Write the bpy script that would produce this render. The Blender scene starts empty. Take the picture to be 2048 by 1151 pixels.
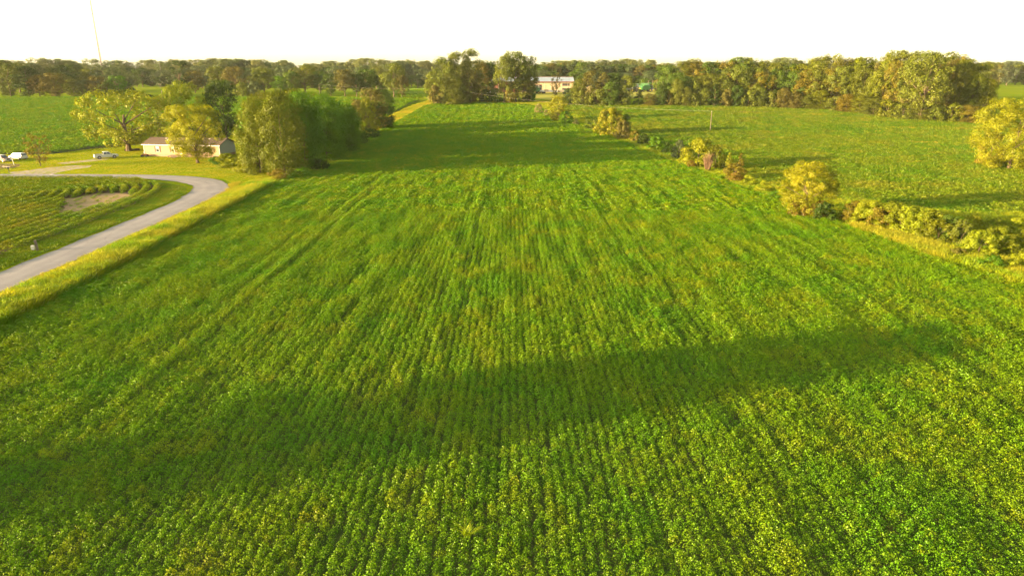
import bpy, bmesh, math, random
import numpy as np
from mathutils import Vector
R = math.radians
S = bpy.context.scene
COL = S.collection

# ------------------------------------------------------------------ camera
CAM_H = 23.0
F = 1365.3                                   # focal length in pixels of the 2048 wide photograph
TH = math.atan((575.5 - 140) / F)            # downward pitch
cam_d = bpy.data.cameras.new('camera')
cam_d.sensor_width = 36; cam_d.lens = 36 * F / 2048
cam_d.clip_start = 0.5; cam_d.clip_end = 12000
cam = bpy.data.objects.new('camera', cam_d); COL.objects.link(cam)
cam.location = (0, 0, CAM_H); cam.rotation_euler = (math.pi / 2 - TH, 0, 0)
S.camera = cam

# ------------------------------------------------------------------ sky and sun
SUN_EL = 8.3
SUN_DIR = Vector((-0.951, -0.308, 0)).normalized()      # horizontal direction towards the sun
AZ = math.atan2(SUN_DIR.x, SUN_DIR.y)                   # clockwise from +Y
world = bpy.data.worlds.new('World'); S.world = world; world.use_nodes = True
nt = world.node_tree; nt.nodes.clear()
wo = nt.nodes.new('ShaderNodeOutputWorld'); bg = nt.nodes.new('ShaderNodeBackground')
sky = nt.nodes.new('ShaderNodeTexSky'); sky.sky_type = 'NISHITA'; sky.sun_disc = False
sky.sun_elevation = R(SUN_EL); sky.sun_rotation = AZ
sky.air_density = 1.0; sky.dust_density = 1.8; sky.ozone_density = 0.6
hs = nt.nodes.new('ShaderNodeHueSaturation'); hs.inputs['Saturation'].default_value = 0.40
wb = nt.nodes.new('ShaderNodeMix'); wb.data_type = 'RGBA'; wb.blend_type = 'MULTIPLY'; wb.inputs[0].default_value = 1
wb.inputs[7].default_value = (.96, .945, .71, 1)              # warm white balance of the hazy evening sky
nt.links.new(sky.outputs[0], hs.inputs['Color']); nt.links.new(hs.outputs[0], wb.inputs[6]); nt.links.new(wb.outputs[2], bg.inputs[0])
bg.inputs[1].default_value = 0.13
nt.links.new(bg.outputs[0], wo.inputs[0])
sl = bpy.data.lights.new('sun', 'SUN'); sl.energy = 5.0; sl.angle = R(0.6); sl.color = (1.0, 0.68, 0.34)
sun = bpy.data.objects.new('sun', sl); COL.objects.link(sun)
e = R(SUN_EL); sd = Vector((SUN_DIR.x * math.cos(e), SUN_DIR.y * math.cos(e), math.sin(e)))
sun.rotation_euler = sd.to_track_quat('Z', 'Y').to_euler()
S.view_settings.view_transform = 'Standard'; S.view_settings.look = 'None'
S.view_settings.exposure = 3.0; S.view_settings.gamma = 1; S.view_settings.use_curve_mapping = False
S.render.engine = 'CYCLES'
S.cycles.max_bounces = 6; S.cycles.transparent_max_bounces = 4
S.cycles.volume_bounces = 0; S.cycles.volume_step_rate = 20; S.cycles.volume_max_steps = 16

# ------------------------------------------------------------------ terrain height and ground points
YB = np.concatenate([np.arange(-400, 900, 5.0), np.arange(900, 3001, 50.0)])
def _rise(y):
    u = np.clip((y - 170) / 250, 0, 1); return 10.5 * u * u * (3 - 2 * u)
ZB = _rise(YB)
def gz(y): return np.interp(y, YB, ZB)
def row_point(py):
    """ground distance Y and height seen on photograph row py"""
    b = (py - 575.5) / F
    d = math.sin(TH) + b * math.cos(TH); f = math.cos(TH) - b * math.sin(TH)
    t = 5.0
    while t < 4000 and CAM_H - d * t > gz(f * t): t += 1.0
    lo, hi = t - 1, t
    for _ in range(20):
        m = (lo + hi) / 2
        if CAM_H - d * m < gz(f * m): hi = m
        else: lo = m
    return f * hi, float(gz(f * hi))
def depth(Y, z): return Y * math.cos(TH) + (CAM_H - z) * math.sin(TH)
def top_z(Y, ty):
    b = (ty - 575.5) / F
    return CAM_H - Y * (b * math.cos(TH) + math.sin(TH)) / (math.cos(TH) - b * math.sin(TH))
def gp(px, py):
    Y, z = row_point(py); return Vector(((px - 1024) / F * depth(Y, z), Y, z))

# ------------------------------------------------------------------ helpers
def tag(o, label=None, cat=None, group=None, kind=None):
    if label: o['label'] = label
    if cat: o['category'] = cat
    if group: o['group'] = group
    if kind: o['kind'] = kind
    return o
def empty(name, loc, rz=0, **k):
    o = bpy.data.objects.new(name, None); COL.objects.link(o)
    o.empty_display_size = 0.3
    o.location = loc; o.rotation_euler = (0, 0, rz); tag(o, **k); return o
def np_mesh(name, V, Q, mat=None, smooth=False):
    me = bpy.data.meshes.new(name); V = np.asarray(V, 'f4'); Q = np.asarray(Q, 'i4'); k = Q.shape[1]
    me.vertices.add(len(V)); me.vertices.foreach_set('co', V.ravel())
    me.loops.add(Q.size); me.loops.foreach_set('vertex_index', Q.ravel())
    me.polygons.add(len(Q)); me.polygons.foreach_set('loop_start', np.arange(0, Q.size, k, dtype='i4'))
    me.polygons.foreach_set('loop_total', np.full(len(Q), k, 'i4'))
    if smooth: me.polygons.foreach_set('use_smooth', np.ones(len(Q), bool))
    me.update(calc_edges=True)
    if mat: me.materials.append(mat)
    return me
def link(name, me, parent=None, **k):
    o = bpy.data.objects.new(name, me); COL.objects.link(o)
    if parent: o.parent = parent
    tag(o, **k); return o
class MB:
    """collects boxes, bars, tubes and prisms into one mesh"""
    def __init__(s): s.v = []; s.f = []
    def add(s, vs, fs):
        n = len(s.v); s.v += [tuple(v) for v in vs]; s.f += [tuple(i + n for i in f) for f in fs]; return s
    def box(s, x0, x1, y0, y1, z0, z1):
        return s.add([(x0,y0,z0),(x1,y0,z0),(x1,y1,z0),(x0,y1,z0),(x0,y0,z1),(x1,y0,z1),(x1,y1,z1),(x0,y1,z1)],
                     [(0,3,2,1),(4,5,6,7),(0,1,5,4),(1,2,6,5),(2,3,7,6),(3,0,4,7)])
    def tube(s, pts, rs, n=6):
        pts = [Vector(p) for p in pts]; vs = []; fs = []
        for i, p in enumerate(pts):
            d = (pts[min(i+1, len(pts)-1)] - pts[max(i-1, 0)]).normalized()
            a = d.orthogonal().normalized() if abs(d.z) < .9 else Vector((1,0,0)).cross(d).normalized()
            b = d.cross(a); r = rs[i] if hasattr(rs, '__len__') else rs
            for k in range(n):
                t = 2*math.pi*k/n; vs.append(p + a*(r*math.cos(t)) + b*(r*math.sin(t)))
        for i in range(len(pts)-1):
            for k in range(n):
                k2 = (k+1) % n; fs.append((i*n+k, i*n+k2, (i+1)*n+k2, (i+1)*n+k))
        fs.append(tuple(range(n-1, -1, -1))); fs.append(tuple((len(pts)-1)*n+k for k in range(n)))
        return s.add(vs, fs)
    def cyl(s, c, axis, r, h, n=14):
        c = Vector(c); a = Vector(axis).normalized()
        return s.tube([c - a*h/2, c + a*h/2], r, n)
    def prism(s, prof, y0, y1, s1=None):
        """side profile (x,z) extruded from y0 to y1"""
        n = len(prof)
        vs = [(x, y0, z) for x, z in prof] + [(x, y1, z) for x, z in prof]
        fs = [tuple(range(n)), tuple(range(2*n-1, n-1, -1))] + [((i+1) % n, i, n+i, n+(i+1) % n) for i in range(n)]
        return s.add(vs, fs)
    def quad(s, a, b, c, d): return s.add([a, b, c, d], [(0,1,2,3)])
    def slab(s, a, b, c, d, n, t):
        """quad thickened by t along n"""
        P = [Vector(p) for p in (a, b, c, d)]; n = Vector(n).normalized()*t
        return s.add(P + [p+n for p in P], [(3,2,1,0),(4,5,6,7),(0,1,5,4),(1,2,6,5),(2,3,7,6),(3,0,4,7)])
    def build(s, name, mat, parent=None, bevel=0, smooth=False, **k):
        me = bpy.data.meshes.new(name); me.from_pydata(s.v, [], s.f); me.update()
        bm = bmesh.new(); bm.from_mesh(me)
        bmesh.ops.recalc_face_normals(bm, faces=bm.faces)
        if bevel: bmesh.ops.bevel(bm, geom=bm.edges[:], offset=bevel, segments=2, affect='EDGES', clamp_overlap=True)
        bm.to_mesh(me); bm.free()
        if smooth: me.polygons.foreach_set('use_smooth', np.ones(len(me.polygons), bool))
        me.materials.append(mat)
        return link(name, me, parent, **k)
def copy_tree(o, parent=None):
    c = o.copy(); COL.objects.link(c); c.parent = parent
    for ch in list(o.children): copy_tree(ch, c)
    return c

# value noise
_rs = np.random.RandomState(5); _tab = _rs.rand(256, 256)
def vnoise(x, y):
    xi = np.floor(x).astype(int); yi = np.floor(y).astype(int); fx = x-xi; fy = y-yi
    fx = fx*fx*(3-2*fx); fy = fy*fy*(3-2*fy); g = lambda i, j: _tab[i & 255, j & 255]
    return (g(xi,yi)*(1-fx)+g(xi+1,yi)*fx)*(1-fy)+(g(xi,yi+1)*(1-fx)+g(xi+1,yi+1)*fx)*fy
def inpoly(x, y, poly):
    c = np.zeros(len(x), bool); j = len(poly)-1
    for i in range(len(poly)):
        xi, yi = poly[i]; xj, yj = poly[j]
        m = ((yi > y) != (yj > y)) & (x < (xj-xi)*(y-yi)/((yj-yi) or 1e-9)+xi); c ^= m; j = i
    return c
def seg_dist(x, y, pl):
    d = np.full(len(x), 1e9)
    for (x0, y0), (x1, y1) in zip(pl[:-1], pl[1:]):
        L = (x1-x0)**2+(y1-y0)**2; t = np.clip(((x-x0)*(x1-x0)+(y-y0)*(y1-y0))/L, 0, 1)
        d = np.minimum(d, np.hypot(x-x0-t*(x1-x0), y-y0-t*(y1-y0)))
    return d

# ------------------------------------------------------------------ materials
def newmat(name):
    m = bpy.data.materials.new(name); m.use_nodes = True; t = m.node_tree; t.nodes.clear()
    o = t.nodes.new('ShaderNodeOutputMaterial'); return m, t, o
def N(t, kind, **k):
    n = t.nodes.new(kind)
    for a, b in k.items():
        if a in n.inputs: n.inputs[a].default_value = b
        else: setattr(n, a, b)
    return n
def mixc(t, fac, a, b, mode='MIX'):
    n = t.nodes.new('ShaderNodeMix'); n.data_type = 'RGBA'; n.blend_type = mode
    for sock, val in ((n.inputs[0], fac), (n.inputs[6], a), (n.inputs[7], b)):
        if hasattr(val, 'is_linked') or isinstance(val, bpy.types.NodeSocket): t.links.new(val, sock)
        elif isinstance(val, (int, float)): sock.default_value = val
        else: sock.default_value = (*val, 1) if len(val) == 3 else val
    return n.outputs[2]
def ramp(t, src, stops):
    r = t.nodes.new('ShaderNodeValToRGB'); el = r.color_ramp.elements
    while len(el) < len(stops): el.new(0.5)
    for e_, (p, c) in zip(el, stops):
        e_.position = p; e_.color = (*c, 1) if len(c) == 3 else c
    t.links.new(src, r.inputs[0]); return r.outputs[0]
def noise(t, scale, detail=3, stretch=None, rough=.55):
    g = t.nodes.new('ShaderNodeNewGeometry'); n = N(t, 'ShaderNodeTexNoise', Scale=scale, Detail=detail, Roughness=rough)
    src = g.outputs['Position']
    if stretch:
        mp = t.nodes.new('ShaderNodeMapping'); mp.inputs['Scale'].default_value = stretch
        t.links.new(src, mp.inputs[0]); src = mp.outputs[0]
    t.links.new(src, n.inputs['Vector']); return n.outputs['Fac']
def leaf_mat(name, a, b, transl=.38, scale=.35, objcol=False, tint=None, gloss=.010, c=None, cscale=2.5):
    """leaf colour runs between a and b over real patches; objcol multiplies by the object's own colour"""
    m, t, o = newmat(name)
    f = ramp(t, noise(t, scale, 3), [(.35, (0,0,0)), (.65, (1,1,1))])
    col = mixc(t, f, a, b)
    if c:
        f2 = ramp(t, noise(t, cscale, 2), [(.52, (0,0,0)), (.72, (1,1,1))]); col = mixc(t, f2, col, c)
    if tint:
        at = t.nodes.new('ShaderNodeAttribute'); at.attribute_type = 'INSTANCER'; at.attribute_name = 'tint'
        col = mixc(t, at.outputs['Fac'], col, tint)
    if objcol:
        oi = t.nodes.new('ShaderNodeObjectInfo'); col = mixc(t, 1.0, col, oi.outputs['Color'], 'MULTIPLY')
    d = t.nodes.new('ShaderNodeBsdfDiffuse'); tr = t.nodes.new('ShaderNodeBsdfTranslucent')
    t.links.new(col, d.inputs[0])
    tc = mixc(t, 1.0, col, (1.25, 1.15, .5), 'MULTIPLY'); t.links.new(tc, tr.inputs[0])
    mx = t.nodes.new('ShaderNodeMixShader'); mx.inputs[0].default_value = transl
    t.links.new(d.outputs[0], mx.inputs[1]); t.links.new(tr.outputs[0], mx.inputs[2])
    gl = t.nodes.new('ShaderNodeBsdfGlossy'); gl.inputs['Roughness'].default_value = .45
    m2 = t.nodes.new('ShaderNodeMixShader'); m2.inputs[0].default_value = gloss
    t.links.new(mx.outputs[0], m2.inputs[1]); t.links.new(gl.outputs[0], m2.inputs[2])
    t.links.new(m2.outputs[0], o.inputs[0]); return m
def pmat(name, col, rough=.7, metal=0, spec=.3, noise_amt=.0, nscale=3, col2=None, bump=0, bscale=30, stretch=None):
    m, t, o = newmat(name); p = t.nodes.new('ShaderNodeBsdfPrincipled')
    p.inputs['Roughness'].default_value = rough; p.inputs['Metallic'].default_value = metal
    p.inputs['Specular IOR Level'].default_value = spec
    if col2:
        f = ramp(t, noise(t, nscale, 4, stretch), [(.35, (0,0,0)), (.65, (1,1,1))])
        t.links.new(mixc(t, f, col, col2), p.inputs['Base Color'])
    else: p.inputs['Base Color'].default_value = (*col, 1)
    if bump:
        b = N(t, 'ShaderNodeBump', Strength=bump, Distance=.05); t.links.new(noise(t, bscale, 4), b.inputs['Height'])
        t.links.new(b.outputs[0], p.inputs['Normal'])
    t.links.new(p.outputs[0], o.inputs[0]); return m

M = {}
M['ground'] = pmat('meadow grass', (.06,.11,.004), .95, spec=.0, nscale=.12, col2=(.11,.13,.008), bump=.6, bscale=3)
M['lawn'] = pmat('mown lawn', (.11,.15,.003), .95, spec=.0, nscale=.16, col2=(.155,.16,.005), bump=.8, bscale=2.5)
M['soil'] = pmat('dark field soil', (.035,.06,.012), .95, spec=.05, nscale=.5, col2=(.055,.06,.02))  # dark green-brown soil colour of the crop fields
M['bare'] = pmat('bare tan soil', (.215,.14,.09), .95, spec=.05, nscale=.5, col2=(.15,.12,.055), bump=.6, bscale=4)
M['dark_soil'] = pmat('dark ditch soil', (.06,.045,.028), .95, spec=.05, nscale=.8, col2=(.10,.062,.045), bump=.6, bscale=4)
M['stubble'] = pmat('tan cut grass', (.16,.14,.025), .95, spec=.05, nscale=.2, col2=(.17,.18,.02))
M['far_field'] = pmat('far crop field', (.085,.125,.006), .95, spec=.0, nscale=.05, col2=(.115,.135,.008))
M['gravel'] = pmat('pale gravel', (.24,.20,.165), .95, spec=.1, nscale=1.2, col2=(.19,.16,.115), bump=.5, bscale=12)
def road_mat():
    m, t, o = newmat('worn chip seal asphalt'); p = t.nodes.new('ShaderNodeBsdfPrincipled')
    p.inputs['Roughness'].default_value = .9; p.inputs['Specular IOR Level'].default_value = .15
    f = ramp(t, noise(t, .25, 5), [(.3, (0,0,0)), (.7, (1,1,1))])
    c = mixc(t, f, (.140,.130,.143), (.180,.168,.178))
    uv = t.nodes.new('ShaderNodeUVMap'); uv.uv_map = 'lane'
    sx = t.nodes.new('ShaderNodeSeparateXYZ'); t.links.new(uv.outputs[0], sx.inputs[0])
    w = ramp(t, sx.outputs[0], [(0, (.55,.5,.42)), (.06, (.95,.93,.9)), (.2, (.80,.80,.82)), (.34, (.98,.98,.98)), (.5, (.86,.86,.87)), (.68, (.98,.98,.98)), (.8, (.80,.80,.82)), (.94, (.97,.95,.92)), (1, (.6,.5,.38))])
    c = mixc(t, .8, c, w, 'MULTIPLY')
    f2 = ramp(t, noise(t, 14, 2), [(.3, (.86,.86,.86)), (.7, (1.08,1.08,1.08))]); c = mixc(t, 1, c, f2, 'MULTIPLY')
    v = t.nodes.new('ShaderNodeTexVoronoi'); v.feature = 'DISTANCE_TO_EDGE'; v.inputs['Scale'].default_value = .22
    g = t.nodes.new('ShaderNodeNewGeometry'); nz = N(t, 'ShaderNodeTexNoise', Scale=.6, Detail=3)
    t.links.new(g.outputs['Position'], nz.inputs['Vector'])
    va = t.nodes.new('ShaderNodeVectorMath'); va.operation = 'ADD'
    t.links.new(g.outputs['Position'], va.inputs[0]); t.links.new(nz.outputs['Color'], va.inputs[1]); t.links.new(va.outputs[0], v.inputs['Vector'])
    ck = ramp(t, v.outputs[0], [(0, (.6,.6,.6)), (.012, (1,1,1))]); c = mixc(t, .6, c, ck, 'MULTIPLY')
    t.links.new(c, p.inputs['Base Color']); t.links.new(p.outputs[0], o.inputs[0]); return m
M['road'] = road_mat()
M['crack'] = pmat('tar seam', (.12,.11,.11), .8)
SOY_A, SOY_B, SOY_T = (.054,.142,.001), (.086,.152,.001), (.22,.185,.004)
M['soy'] = leaf_mat('soybean leaves', SOY_A, SOY_B, .22, .12, tint=SOY_T)
M['soy_pale'] = leaf_mat('paler soybean leaves', (.055,.122,.003), (.085,.130,.004), .25, .035, tint=(.26,.22,.02), c=(.11,.128,.006), cscale=.09)
M['crop2'] = leaf_mat('bushy crop leaves', (.055,.125,.002), (.10,.14,.004), .25, .15, tint=(.19,.15,.006))
M['grass'] = leaf_mat('tall roadside grass', (.10,.19,.004), (.19,.22,.008), .4, .35, tint=(.28,.24,.02))
M['short'] = leaf_mat('short grass blades', (.09,.17,.004), (.15,.18,.006), .4, .3, tint=(.24,.21,.015))
M['tree'] = leaf_mat('tree leaves', (.80,.85,.8), (1.15,1.1,1.1), .22, .22, objcol=True, c=(1.12,1.10,.9), cscale=.9)
M['bark'] = pmat('bark', (.06,.045,.03), .95, spec=.05, nscale=2, col2=(.10,.075,.05))
M['twig'] = pmat('dead twigs', (.095,.06,.036), .95, spec=.05, nscale=2, col2=(.08,.052,.032))
M['wood'] = pmat('weathered pole wood', (.13,.10,.072), .9, nscale=3, col2=(.10,.08,.06), stretch=(4,4,.4))
M['wire'] = pmat('aluminium wire', (.09,.08,.07), .5)
M['white'] = pmat('white paint', (.40,.385,.34), .5)
M['cream'] = pmat('cream vinyl siding', (.23,.155,.075), .6, nscale=.6, col2=(.215,.145,.07))
M['gable'] = pmat('shade-grey siding gable', (.22,.235,.22), .6)  # same siding as the walls, greyed to paint the shaded end
M['skirt'] = pmat('tan skirting', (.17,.11,.065), .8, nscale=2, col2=(.20,.14,.09))
M['shingle'] = pmat('brown shingles', (.048,.030,.020), .9, nscale=3, col2=(.066,.044,.030), bump=.5, bscale=8)
M['glass'] = pmat('dark window glass', (.03,.035,.04), .08, spec=.6)
M['shutter'] = pmat('dark brown shutter', (.09,.055,.04), .7)
M['silver'] = pmat('silver car paint', (.33,.325,.31), .35, metal=.15, spec=.6)
M['carwhite'] = pmat('white car paint', (.42,.41,.38), .3, spec=.6)
M['maroon'] = pmat('brown red car paint', (.07,.022,.014), .28, metal=.3, spec=.6)
M['tyre'] = pmat('tyre rubber', (.025,.025,.025), .85)
M['rim'] = pmat('alloy rim', (.22,.2,.19), .4, metal=.5)
M['black'] = pmat('black plastic', (.03,.03,.03), .6)
M['red_lens'] = pmat('red lamp lens', (.35,.02,.015), .3)
M['clear_lens'] = pmat('clear lamp lens', (.7,.72,.75), .15, spec=.8)
M['barn_wall'] = pmat('pale barn cladding', (.28,.225,.14), .65, nscale=.5, col2=(.25,.20,.13))
M['barn_roof'] = pmat('galvanised roof', (.15,.18,.22), .55, nscale=.4, col2=(.18,.21,.25))
M['barn_red'] = pmat('rust red cladding', (.12,.05,.032), .7)
M['dark_in'] = pmat('dark interior', (.03,.025,.025), .9)  # near-black colour in place of shade inside openings
M['mgreen'] = pmat('green machine paint', (.018,.075,.014), .4, spec=.5)
M['myellow'] = pmat('yellow machine paint', (.32,.24,.012), .4, spec=.5)
M['concrete'] = pmat('concrete', (.09,.08,.07), .9, nscale=2, col2=(.06,.052,.045))
M['rust'] = pmat('rusty red metal', (.13,.035,.02), .7, nscale=3, col2=(.09,.03,.02))
M['steel'] = pmat('painted mast steel', (.03,.027,.025), .6)
M['mastred'] = pmat('faded red mast paint', (.07,.03,.025), .6)

# ------------------------------------------------------------------ haze
hz_m = bpy.data.materials.new('haze air'); hz_m.use_nodes = True; ht = hz_m.node_tree; ht.nodes.clear()
ho = ht.nodes.new('ShaderNodeOutputMaterial'); hv = ht.nodes.new('ShaderNodeVolumePrincipled')
hv.inputs['Color'].default_value = (.93, .93, .95, 1); hv.inputs['Density'].default_value = .00003
hv.inputs['Anisotropy'].default_value = .1
ht.links.new(hv.outputs[0], ho.inputs['Volume'])
MB().box(-3050, 3050, -450, 3050, -1.3, 84).build('haze', hz_m, label='thin pale evening haze over the whole landscape', kind='stuff')

# ------------------------------------------------------------------ ground sheets
XB = np.concatenate([np.arange(-3000, -500, 100.0), np.arange(-500, 500, 20.0), np.arange(500, 3001, 100.0)])
gx, gy = np.meshgrid(XB, YB); V = np.stack([gx.ravel(), gy.ravel(), gz(gy.ravel())], 1)
nx = len(XB); ii = (np.arange(len(YB)-1)[:, None]*nx + np.arange(nx-1)[None]).ravel()
link('ground', np_mesh('ground', V, np.stack([ii, ii+1, ii+nx+1, ii+nx], 1), M['ground']), label='rolling green meadow ground under the whole farmland', kind='structure')
def sheet(name, poly, mat, dz, label, wob=0, kind='structure'):
    if wob:
        q = []; rr = random.Random(len(poly)*7)
        for i in range(len(poly)):
            a = Vector(poly[i]); b = Vector(poly[(i+1) % len(poly)]); n = max(1, int((b-a).length/2.5))
            for k in range(n):
                p = a.lerp(b, k/n); q.append((p.x+rr.uniform(-wob, wob), p.y+rr.uniform(-wob, wob)))
        poly = q
    bm = bmesh.new(); f = bm.faces.new([bm.verts.new((x, y, 0)) for x, y in poly])
    bmesh.ops.triangulate(bm, faces=bm.faces[:])
    ys = [p[1] for p in poly]
    for yb in YB:
        if min(ys) < yb < max(ys):
            bmesh.ops.bisect_plane(bm, geom=bm.verts[:]+bm.edges[:]+bm.faces[:], plane_co=(0, yb, 0), plane_no=(0, 1, 0))
    for v in bm.verts: v.co.z = float(gz(v.co.y)) + dz
    bmesh.ops.recalc_face_normals(bm, faces=bm.faces[:])
    for f in bm.faces:
        if f.normal.z < 0: f.normal_flip()
    me = bpy.data.meshes.new(name); bm.to_mesh(me); bm.free(); me.materials.append(mat)
    return link(name, me, label=label, kind=kind)

LEFT = [(-47.6, 5), (-47.6, 80), (-49.8, 146), (-48.2, 204), (-46.8, 247), (-44.7, 267), (-40.2, 322), (-36.5, 333)]
RIGHT = [(75, 5), (68, 40), (60.5, 58), (56.2, 71.3), (53.2, 85), (50.8, 102.5), (46.5, 140), (45.0, 157), (39.5, 190), (36.0, 215), (29.5, 247), (16.4, 300), (8.3, 326)]
MAIN = LEFT + [(-20, 335.5), (-5.7, 335)] + RIGHT[::-1]
RFIELD = [(75, 112), (67, 121), (57, 127), (53, 140), (50.5, 160), (45.5, 200), (37.5, 247), (24, 300), (20, 321), (27, 324.5), (64, 324.5), (108, 320), (137, 310), (146, 299), (155, 283), (162, 276), (176, 266), (230, 250), (260, 130), (230, 112)]
UFIELD = [(-420, 193), (-145, 193.5), (-130, 196), (-127, 204), (-124, 212), (-117, 221), (-107, 224), (-95, 241), (-80, 262), (-66, 290), (-50, 300), (-49, 330), (-46, 350), (-62, 358), (-110, 361), (-420, 361)]
CROP = [(-66.2, 40), (-65.9, 85), (-65.8, 95), (-66.4, 108), (-67.3, 124), (-69.5, 135), (-73.5, 143), (-79, 147.5), (-87, 150.5), (-116, 151.2), (-230, 151.2), (-230, 40)]
BARE = [(-84, 127), (-81, 132), (-77, 134), (-73.5, 131.5), (-71.8, 125), (-71.6, 117), (-73, 112), (-76, 112.5), (-79, 119)]
sheet('field_soil', MAIN, M['soil'], .02, 'dark soil under the big central soybean field')
sheet('field_soil', RFIELD, M['soil'], .02, 'dark soil under the crop field right of the hedge')
sheet('field_soil', UFIELD, M['soil'], .02, 'dark soil under the crop field behind the mobile home')
sheet('field_soil', CROP, M['dark_soil'], .02, 'brown soil under the bushy crop inside the road bend')
sheet('bare_soil', BARE, M['bare'], .035, 'bare tan soil patch in the crop inside the road bend', wob=1.1)
LAWN = [(-260, 159.4), (-118, 159.4), (-84, 157.8), (-72, 155.6), (-64, 151.4), (-59, 144.5), (-56.5, 136), (-52, 150), (-56, 160), (-66, 172), (-70, 200), (-92, 241), (-107, 224), (-117, 221), (-124, 212), (-127, 204), (-130, 196), (-145, 193.5), (-260, 193)]
sheet('lawn', LAWN, M['lawn'], .015, 'bright mown lawn of the yard round the mobile home')
sheet('verge', [(-57, 20), (-48, 20), (-48, 80), (-50.2, 146), (-52, 156), (-58, 150), (-57.5, 137), (-56, 120), (-55, 80)], M['lawn'], .01, 'mown grass verge on the field side of the road')
sheet('verge', [(-66.5, 30), (-60.5, 30), (-60.5, 100), (-61.2, 122), (-62.4, 133), (-66, 141), (-73, 147), (-84, 151.2), (-116, 152.4), (-200, 152.6), (-200, 151.2), (-116, 151.2), (-87, 150.5), (-79, 147.5), (-73.5, 143), (-69.5, 135), (-67.3, 124), (-66.4, 108), (-66, 95)], M['lawn'], .01, 'mown grass verge on the inner side of the road bend')
sheet('driveway', [(-114.5, 158.0), (-106.5, 158.2), (-107.0, 161.5), (-106.5, 166), (-104.5, 170.5), (-106, 173.5), (-111, 174), (-114.5, 170), (-116.2, 165), (-119, 161.5)], M['gravel'], .03, 'pale gravel driveway mouth joining the road', wob=.35)
sheet('dirt_track', [(-118, 178), (-114.2, 177), (-108.5, 185), (-109.5, 188.5), (-112.5, 188), (-114, 183.5)], M['gravel'], .028, 'worn pale wheel track behind the parked pickup', wob=.4)
sheet('farm_track', [(-45.8, 247), (-43.6, 267), (-39.2, 322), (-35.5, 335), (-30, 345), (-33, 350), (-38.5, 346), (-42.5, 322), (-46.5, 290), (-47.5, 262)], M['stubble'], .025, 'pale tan grass track climbing along the left edge of the central field', wob=.3)
sheet('farm_yard', [(8, 368), (22, 352), (42, 352), (52, 372), (100, 372), (140, 385), (160, 420), (120, 440), (-10, 440), (-12, 390)], M['stubble'], .02, 'tan grass yard in front of the long barn', wob=.5)
sheet('crop_field', [(-68, 372), (-42, 362), (-38, 400), (-45, 470), (-80, 470)], M['far_field'], .03, 'striped young crop field left of the central tree clump')
sheet('crop_field', [(-330, 392), (-150, 392), (-150, 540), (-420, 540)], M['far_field'], .03, 'far green field between the left woods')
sheet('crop_field', [(195, 262), (300, 250), (700, 380), (700, 640), (330, 640), (225, 400)], M['far_field'], .03, 'green field beyond the right wood at the frame edge')
sheet('ditch_bank', [(-131, 163), (-124, 165), (-123, 172), (-126, 177), (-133, 177), (-135, 168)], M['dark_soil'], .03, 'eroded reddish ditch bank by the culvert', wob=.5)

# road
CL = [(-58.3, -40), (-58.3, 40), (-58.3, 79), (-58.5, 100), (-58.9, 118), (-59.6, 130), (-61.5, 139), (-65.5, 146), (-72, 151), (-80, 154), (-90, 155.3), (-105, 155.7), (-130, 155.9), (-320, 156)]
def smooth_line(P, step=1.2):
    P = [Vector(p) for p in P]; out = []
    for i in range(len(P)-1):
        p0 = P[max(i-1, 0)]; p1 = P[i]; p2 = P[i+1]; p3 = P[min(i+2, len(P)-1)]; n = max(1, int((p2-p1).length/step))
        for k in range(n):
            t = k/n; out.append(.5*((2*p1)+(-p0+p2)*t+(2*p0-5*p1+4*p2-p3)*t*t+(-p0+3*p1-3*p2+p3)*t**3))
    return out+[P[-1]]
cl = smooth_line(CL); rn = random.Random(3); V = []; Q = []; U = []
for i, p in enumerate(cl):
    d = (cl[min(i+1, len(cl)-1)]-cl[max(i-1, 0)]).normalized(); n = Vector((-d.y, d.x))
    hw = 2.85 + (.55 if 128 < p.y < 153 and p.x > -76 else 0) + .12*math.sin(i*.7)+.08*math.sin(i*1.9)
    for k in range(7):
        s = k/3-1; q = p+n*(s*hw); V.append((q.x, q.y, .05+.05*(1-s*s))); U.append((k/6, i*.1))
    if i:
        for k in range(6): a = (i-1)*7+k; Q.append((a, a+1, a+8, a+7))
me = np_mesh('road', V, Q, M['road'], True); uvl = me.uv_layers.new(name='lane')
li = np.zeros(len(me.loops), 'i4'); me.loops.foreach_get('vertex_index', li)
uvl.data.foreach_set('uv', np.array(U, 'f4')[li].ravel())
road = link('road', me, label='pale grey asphalt country road bending round the crop', kind='structure')
cr = MB(); a = gp(262, 449); b = gp(311, 451)
for k in range(12):
    p = a.lerp(b, k/12); q = a.lerp(b, (k+1)/12); w0 = .10*math.sin(math.pi*(k+.3)/12.5)+.05; j = .12*math.sin(k*2.1)
    cr.quad((p.x, p.y-w0+j, .115), (q.x, q.y-w0+.12*math.sin((k+1)*2.1), .115), (q.x, q.y+w0+.12*math.sin((k+1)*2.1), .115), (p.x, p.y+w0+j, .115))
cr.build('road_seam', M['crack'], road)

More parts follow.
